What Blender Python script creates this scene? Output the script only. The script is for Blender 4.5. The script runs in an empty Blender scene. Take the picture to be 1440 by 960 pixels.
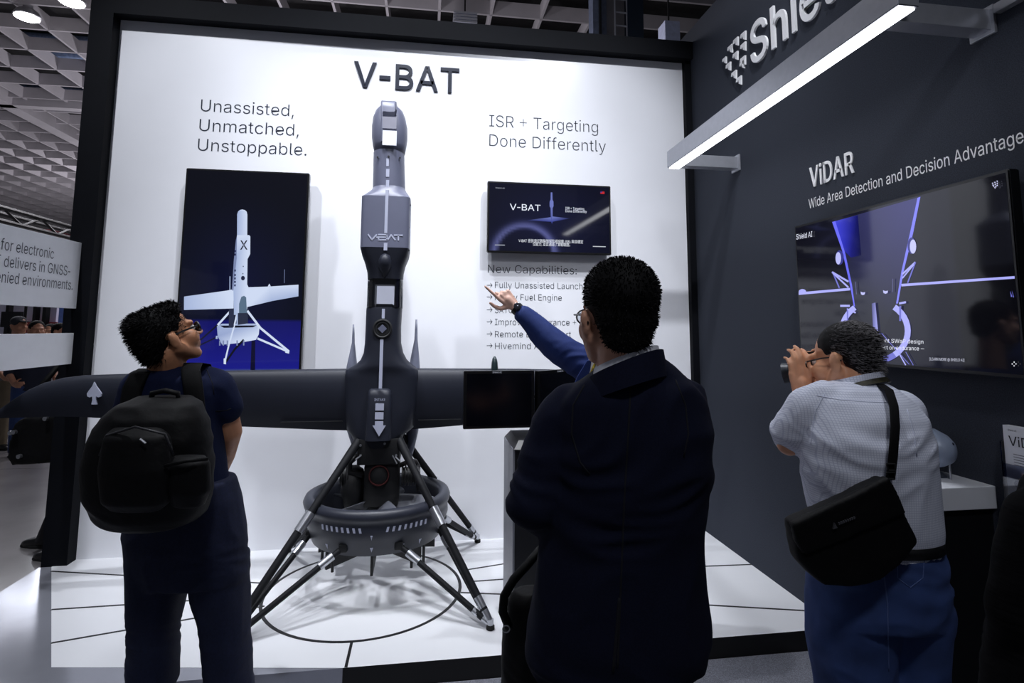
import bpy, bmesh, math, random
from mathutils import Vector, Matrix, Euler, noise as mnoise
from mathutils.geometry import tessellate_polygon
random.seed(7)
SC = bpy.context.scene
COL = SC.collection
PI = math.pi
V3 = Vector

# ------------------------------------------------------------------ camera
FPX, PPY = 797.2, 373.9                      # focal length and principal row, in pixels of the 1440x960 frame
CAM = V3((-2.0836, -4.2036, 1.6))
YAW, PITCH, ROLL = 0.1480, 0.1076, 0.0049
_f = V3((math.sin(YAW)*math.cos(PITCH), math.cos(YAW)*math.cos(PITCH), math.sin(PITCH)))
_r0 = V3((math.cos(YAW), -math.sin(YAW), 0)); _u0 = _r0.cross(_f)
_r = math.cos(ROLL)*_r0 + math.sin(ROLL)*_u0; _u = -math.sin(ROLL)*_r0 + math.cos(ROLL)*_u0
cam = bpy.data.cameras.new('camera'); cam.sensor_width = 36; cam.sensor_fit = 'HORIZONTAL'
cam.lens = FPX*36/1440; cam.shift_y = -(480-PPY)/1440; cam.clip_start = .05; cam.clip_end = 300
camo = bpy.data.objects.new('main_camera', cam); COL.objects.link(camo)
camo.matrix_world = Matrix(((_r.x,_u.x,-_f.x,CAM.x),(_r.y,_u.y,-_f.y,CAM.y),(_r.z,_u.z,-_f.z,CAM.z),(0,0,0,1)))
SC.camera = camo

# ------------------------------------------------------------------ exposure, world, lights
SC.view_settings.view_transform = 'Standard'; SC.view_settings.look = 'None'
SC.view_settings.gamma = 1; SC.view_settings.use_curve_mapping = False
SC.view_settings.exposure = 0.0
W = bpy.data.worlds.new('hall'); SC.world = W; W.use_nodes = True
W.node_tree.nodes['Background'].inputs[0].default_value = (.62, .66, .8, 1)
W.node_tree.nodes['Background'].inputs[1].default_value = .09
def look(o, loc, to):
    o.location = loc; o.rotation_euler = (V3(to)-V3(loc)).to_track_quat('-Z', 'Y').to_euler()
def spot(loc, to, power, size=50, blend=.6, radius=.06, col=(.90, .93, 1)):
    l = bpy.data.lights.new('booth_spot', 'SPOT'); l.energy = power; l.spot_size = math.radians(size); l.spot_blend = blend
    l.shadow_soft_size = radius; l.color = col
    o = bpy.data.objects.new('booth_spot', l); COL.objects.link(o); look(o, loc, to); return o
# spotlights on the rig above the aisle, aimed at the booth
spot((-2.3, -2.1, 5.6), (-2.3, -.1, 2.8), 430, 62, .9)
spot((-4.6, -2.2, 5.5), (-3.3, -.1, 1.9), 430, 62, .9)
spot((-.55, -2.5, 5.3), (-1.2, -.1, 2.2), 440, 62, .9)
spot((-2.9, -1.6, 6.0), (-2.5, -.7, .2), 430, 56, .8)
spot((-1.2, -1.9, 5.9), (-1.0, -.9, .2), 330, 56, .8)
spot((-1.9, -5.4, 5.2), (-1.6, -2.2, 1.2), 190, 70, .8, .25)  # fill added from behind the aisle to lift faces and shirts
def point(loc, power, r=.3):
    l = bpy.data.lights.new('ceiling_fill', 'POINT'); l.energy = power; l.shadow_soft_size = r; l.color = (.95, .92, 1)
    o = bpy.data.objects.new('ceiling_fill', l); COL.objects.link(o); o.location = loc
# unseen point lights added behind the booth wall to brighten the waffle ceiling
point((-5.5, 7, 5.6), 360); point((-9.5, 15, 5.8), 520); point((-2.0, 5.0, 5.6), 130); point((-16, 26, 6), 1000)
def area(loc, to, power, sx, sy, col=(.9, .93, 1)):
    l = bpy.data.lights.new('hall_light', 'AREA'); l.shape = 'RECTANGLE'; l.size = sx; l.size_y = sy; l.energy = power; l.color = col
    o = bpy.data.objects.new('hall_light', l); COL.objects.link(o); look(o, loc, to); return o
area((-14, 12, 8.3), (-14, 12, 0), 900, 6, 6)
area((-15, 22, 8.3), (-15, 22, 0), 900, 6, 6)

# ------------------------------------------------------------------ pixel -> place helpers (survey of the photograph)
def ray(x, y): return _f + _r*((x-720)/FPX) + _u*((PPY-y)/FPX)
def PD(x, y, D): return CAM + ray(x, y)*D
def PX(x, y, X): d = ray(x, y); return CAM + d*((X-CAM.x)/d.x)
def PY(x, y, Y): d = ray(x, y); return CAM + d*((Y-CAM.y)/d.y)
def PZ(x, y, Z): d = ray(x, y); return CAM + d*((Z-CAM.z)/d.z)
CR = V3((math.cos(YAW), -math.sin(YAW), 0)); CF = V3((math.sin(YAW), math.cos(YAW), 0)); UP = V3((0, 0, 1))
def mpp(D): return D/FPX

# ------------------------------------------------------------------ materials
def lin(c):
    return tuple(((v/255)/12.92 if v/255 <= .04045 else ((v/255+.055)/1.055)**2.4) for v in c)
MATS = {}
def M(name, col, rough=.5, metal=0, spec=.5, var=.12, scale=14, bump=0, bscale=60, bdist=.002, sheen=0, coat=0, stretch=None):
    if name in MATS: return MATS[name]
    m = bpy.data.materials.new(name); m.use_nodes = True; nt = m.node_tree; n = nt.nodes; L = nt.links
    b = n['Principled BSDF']; c = lin(col)
    tc = n.new('ShaderNodeTexCoord'); mp = n.new('ShaderNodeMapping'); L.new(tc.outputs['Object'], mp.inputs[0])
    if stretch: mp.inputs['Scale'].default_value = stretch
    nz = n.new('ShaderNodeTexNoise'); nz.inputs['Scale'].default_value = scale; nz.inputs['Detail'].default_value = 5
    L.new(mp.outputs[0], nz.inputs[0])
    rp = n.new('ShaderNodeValToRGB')
    rp.color_ramp.elements[0].position = .3; rp.color_ramp.elements[1].position = .7
    rp.color_ramp.elements[0].color = tuple(v*(1-var) for v in c)+(1,)
    rp.color_ramp.elements[1].color = tuple(min(1, v*(1+var)) for v in c)+(1,)
    L.new(nz.outputs[0], rp.inputs[0]); L.new(rp.outputs[0], b.inputs['Base Color'])
    b.inputs['Roughness'].default_value = rough; b.inputs['Metallic'].default_value = metal
    b.inputs['Specular IOR Level'].default_value = spec
    if sheen: b.inputs['Sheen Weight'].default_value = sheen
    if coat: b.inputs['Coat Weight'].default_value = coat; b.inputs['Coat Roughness'].default_value = .08
    if bump:
        n2 = n.new('ShaderNodeTexNoise'); n2.inputs['Scale'].default_value = bscale; n2.inputs['Detail'].default_value = 4
        L.new(mp.outputs[0], n2.inputs[0])
        bp = n.new('ShaderNodeBump'); bp.inputs['Strength'].default_value = bump; bp.inputs['Distance'].default_value = bdist
        L.new(n2.outputs[0], bp.inputs['Height']); L.new(bp.outputs[0], b.inputs['Normal'])
    MATS[name] = m; return m
def E(name, col, strength=1.0):
    if name in MATS: return MATS[name]
    m = bpy.data.materials.new(name); m.use_nodes = True; b = m.node_tree.nodes['Principled BSDF']
    b.inputs['Base Color'].default_value = (.02, .02, .02, 1); b.inputs['Roughness'].default_value = .3
    b.inputs['Emission Color'].default_value = lin(col)+(1,); b.inputs['Emission Strength'].default_value = strength
    MATS[name] = m; return m
def GL(name, tint=(.9, .93, .95), refl=.12, rough=.02):
    if name in MATS: return MATS[name]
    m = bpy.data.materials.new(name); m.use_nodes = True; nt = m.node_tree; n = nt.nodes; n.clear()
    t = n.new('ShaderNodeBsdfTransparent'); t.inputs[0].default_value = tint+(1,)
    g = n.new('ShaderNodeBsdfGlossy'); g.inputs['Roughness'].default_value = rough
    f = n.new('ShaderNodeFresnel'); f.inputs[0].default_value = 1.45
    a = n.new('ShaderNodeMath'); a.operation = 'ADD'; a.inputs[1].default_value = refl
    x = n.new('ShaderNodeMixShader'); o = n.new('ShaderNodeOutputMaterial')
    nt.links.new(f.outputs[0], a.inputs[0]); nt.links.new(a.outputs[0], x.inputs[0])
    nt.links.new(t.outputs[0], x.inputs[1]); nt.links.new(g.outputs[0], x.inputs[2]); nt.links.new(x.outputs[0], o.inputs[0])
    MATS[name] = m; return m
def attr_emit():
    """a lit screen's picture: colours stored per corner, glossy panel over it"""
    m = bpy.data.materials.new('screen_picture'); m.use_nodes = True; nt = m.node_tree; b = nt.nodes['Principled BSDF']
    a = nt.nodes.new('ShaderNodeAttribute'); a.attribute_name = 'Col'
    b.inputs['Base Color'].default_value = (.004, .004, .006, 1); b.inputs['Roughness'].default_value = .06
    nt.links.new(a.outputs['Color'], b.inputs['Emission Color']); b.inputs['Emission Strength'].default_value = 1.0
    MATS['screen_picture'] = m; return m
SCREEN = attr_emit()

# ------------------------------------------------------------------ object helpers
def tag(o, label=None, cat=None, group=None, kind=None):
    if label: o['label'] = label
    if cat: o['category'] = cat
    if group: o['group'] = group
    if kind: o['kind'] = kind
    return o
def put(o, parent=None):
    COL.objects.link(o)
    if parent is not None:
        o.parent = parent
        if parent.type == 'EMPTY': o.matrix_parent_inverse = Matrix.Translation(-V3(parent['base']))
    return o
def thing(name, label, cat, loc, group=None):
    o = bpy.data.objects.new(name, None); o.empty_display_size = .1; COL.objects.link(o); o.location = loc
    o['base'] = tuple(loc)
    return tag(o, label, cat, group)
def obj(name, bm, m, parent=None, smooth=False, label=None):
    me = bpy.data.meshes.new(name)
    if isinstance(bm, bmesh.types.BMesh):
        bmesh.ops.recalc_face_normals(bm, faces=bm.faces); bm.to_mesh(me); bm.free()
    else:
        me = bm; me.name = name
    if m: 
        if len(me.materials): me.materials.clear()
        for q in (m if isinstance(m, (list, tuple)) else [m]): me.materials.append(q)
    if smooth:
        if smooth is True: me.shade_smooth()
        else:
            me.shade_smooth()
            try: me.set_sharp_from_angle(angle=math.radians(smooth))
            except Exception: pass
    o = bpy.data.objects.new(name, me); put(o, parent)
    if label: o['label'] = label
    return o
def struct(name, bm, m, smooth=False, label=None, cat=None, parent=None):
    o = obj(name, bm, m, parent, smooth); tag(o, label, cat, kind='structure' if parent is None else None); return o
def NB(): return bmesh.new()
def box(bm, lo, hi, bev=0, mi=0):
    vs = [bm.verts.new((x, y, z)) for x in (lo[0], hi[0]) for y in (lo[1], hi[1]) for z in (lo[2], hi[2])]
    fs = [(0,1,3,2),(4,6,7,5),(0,4,5,1),(2,3,7,6),(0,2,6,4),(1,5,7,3)]
    F = [bm.faces.new([vs[i] for i in f]) for f in fs]
    for f in F: f.material_index = mi
    if bev:
        es = list({e for f in F for e in f.edges})
        r = bmesh.ops.bevel(bm, geom=es, offset=bev, segments=2, affect='EDGES', profile=.6)
        for f in r['faces']: f.material_index = mi
    return bm
def hexa(bm, pts, bev=0):
    """8 corners: bottom 4 (ccw) then top 4"""
    vs = [bm.verts.new(p) for p in pts]
    F = [bm.faces.new([vs[i] for i in f]) for f in ((3,2,1,0),(4,5,6,7),(0,1,5,4),(1,2,6,5),(2,3,7,6),(3,0,4,7))]
    if bev: bmesh.ops.bevel(bm, geom=list({e for f in F for e in f.edges}), offset=bev, segments=2, affect='EDGES')
    return bm
def frame_of(d):
    d = d.normalized(); a = V3((0,0,1)) if abs(d.z) < .9 else V3((1,0,0))
    s = d.cross(a).normalized(); return s, d.cross(s).normalized() 
def tube(bm, pts, rad, n=10, cap=True, mi=0):
    """tube along a polyline; rad a number or a list"""
    pts = [V3(p) for p in pts]; rings = []
    R = rad if isinstance(rad, (list, tuple)) else [rad]*len(pts)
    s = None
    for i, p in enumerate(pts):
        d = (pts[min(i+1, len(pts)-1)]-pts[max(i-1, 0)])
        if d.length < 1e-9: d = V3((0,0,1))
        d.normalize()
        if s is None: s, t = frame_of(d)
        else:
            s = (s-d*s.dot(d)).normalized(); t = d.cross(s)
        t = d.cross(s)
        rings.append([bm.verts.new(p+(s*math.cos(2*PI*k/n)+t*math.sin(2*PI*k/n))*R[i]) for k in range(n)])
    for a, b in zip(rings, rings[1:]):
        for k in range(n): bm.faces.new((a[k], a[(k+1)%n], b[(k+1)%n], b[k])).material_index = mi
    if cap:
        bm.faces.new(rings[0][::-1]).material_index = mi; bm.faces.new(rings[-1]).material_index = mi
    return bm
def capsule(bm, p0, p1, r0, r1, n=14, h=4):
    """tapered limb with round ends"""
    p0, p1 = V3(p0), V3(p1); d = p1-p0
    if d.length < 1e-6: d = V3((0,0,1e-4))
    d.normalize(); pts = []; rs = []
    for i in range(h): a = PI/2*(1-(i+.25)/(h+.25)); pts.append(p0-d*r0*math.sin(a)); rs.append(r0*math.cos(a))
    pts.append(p0); rs.append(r0); pts.append(p1); rs.append(r1)
    for i in range(h-1, -1, -1): a = PI/2*(1-(i+.25)/(h+.25)); pts.append(p1+d*r1*math.sin(a)); rs.append(r1*math.cos(a))
    return tube(bm, pts, rs, n)
def chain(bm, pts, rs, n=14):
    for i in range(len(pts)-1): capsule(bm, pts[i], pts[i+1], rs[i], rs[i+1], n)
    return bm
def ellip(bm, c, r, rot=None, seg=18, rings=10):
    m = Matrix.Translation(V3(c)) @ (rot.to_4x4() if rot is not None else Matrix.Identity(4)) @ Matrix.Diagonal(V3((r[0], r[1], r[2], 1)))
    bmesh.ops.create_uvsphere(bm, u_segments=seg, v_segments=rings, radius=1, matrix=m); return bm
def loft(bm, secs, n=28, cap=True, mi=0):
    """secs: (centre, axis a (vector incl. half width), axis b, exponent)"""
    rings = []
    for c, a, b, e in secs:
        ring = []
        for k in range(n):
            t = 2*PI*k/n; ct, st = math.cos(t), math.sin(t)
            x = math.copysign(abs(ct)**(2/e), ct); y = math.copysign(abs(st)**(2/e), st)
            ring.append(bm.verts.new(V3(c)+V3(a)*x+V3(b)*y))
        rings.append(ring)
    for p, q in zip(rings, rings[1:]):
        for k in range(n): bm.faces.new((p[k], p[(k+1)%n], q[(k+1)%n], q[k])).material_index = mi
    if cap: bm.faces.new(rings[0][::-1]).material_index = mi; bm.faces.new(rings[-1]).material_index = mi
    return bm
def lathe(bm, prof, c, n=32, axis=None, close=False):
    """prof: (radius, height) pairs about the vertical through c (or about axis)"""
    ax = V3(axis).normalized() if axis is not None else V3((0,0,1))
    s, t = (V3((1,0,0)), V3((0,1,0))) if axis is None else frame_of(ax)
    rings = [[bm.verts.new(V3(c)+ax*h+(s*math.cos(2*PI*k/n)+t*math.sin(2*PI*k/n))*max(r, 1e-4)) for k in range(n)] for r, h in prof]
    P = list(zip(rings, rings[1:]))
    if close: P.append((rings[-1], rings[0]))
    for a, b in P:
        for k in range(n): bm.faces.new((a[k], a[(k+1)%n], b[(k+1)%n], b[k]))
    if not close: bm.faces.new(rings[0][::-1]); bm.faces.new(rings[-1])
    return bm
def prism(bm, poly, d):
    """extrude a planar polygon (world points) by vector d"""
    d = V3(d); a = [bm.verts.new(p) for p in poly]; b = [bm.verts.new(V3(p)+d) for p in poly]; n = len(poly)
    bm.faces.new(a[::-1]); bm.faces.new(b)
    for k in range(n): bm.faces.new((a[k], a[(k+1)%n], b[(k+1)%n], b[k]))
    return bm
def blob(bm, voxel=.01, smooth=5, wr=None):
    """merge overlapping volumes to one continuous skin"""
    bmesh.ops.recalc_face_normals(bm, faces=bm.faces)
    me = bpy.data.meshes.new('blob'); bm.to_mesh(me); bm.free()
    o = bpy.data.objects.new('blob', me); COL.objects.link(o)
    r = o.modifiers.new('r', 'REMESH'); r.mode = 'VOXEL'; r.voxel_size = voxel
    if smooth: s = o.modifiers.new('s', 'SMOOTH'); s.iterations = smooth; s.factor = .5
    dg = bpy.context.evaluated_depsgraph_get()
    out = bpy.data.meshes.new_from_object(o.evaluated_get(dg))
    bpy.data.objects.remove(o); bpy.data.meshes.remove(me)
    if wr: wrinkle(out, *wr)
    return out
def wrinkle(me, amp, sx=9, sy=9, sz=16, seed=0):
    ns = [v.normal.copy() for v in me.vertices]
    for v, n in zip(me.vertices, ns):
        p = v.co; q = V3((p.x*sx+seed, p.y*sy+seed*.7, p.z*sz))
        w = mnoise.noise(q+V3((0, 0, 3*mnoise.noise(q*.35))))
        w = 1-abs(w)*2.2
        v.co = p+n*amp*w*.5
from mathutils.bvhtree import BVHTree
def seam(name, o, px, rad, m, parent, lift=.0):
    """a seam, zip or fold line that runs over the surface of o through the surveyed points"""
    t = BVHTree.FromPolygons([v.co for v in o.data.vertices], [p.vertices for p in o.data.polygons]); pts = []
    for (xa, ya), (xb, yb) in zip(px, px[1:]):
        n = max(2, int(math.hypot(xb-xa, yb-ya)/7))
        for k in range(n):
            d = ray(xa+(xb-xa)*k/n, ya+(yb-ya)*k/n).normalized(); h = t.ray_cast(CAM, d)
            if h[0] is not None: pts.append(h[0]+h[1]*lift)
    if len(pts) > 2: return obj(name, tube(NB(), pts, rad, 6), m, parent, True)
def limit(me, m): me.materials.clear(); me.materials.append(m); return me

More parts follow.
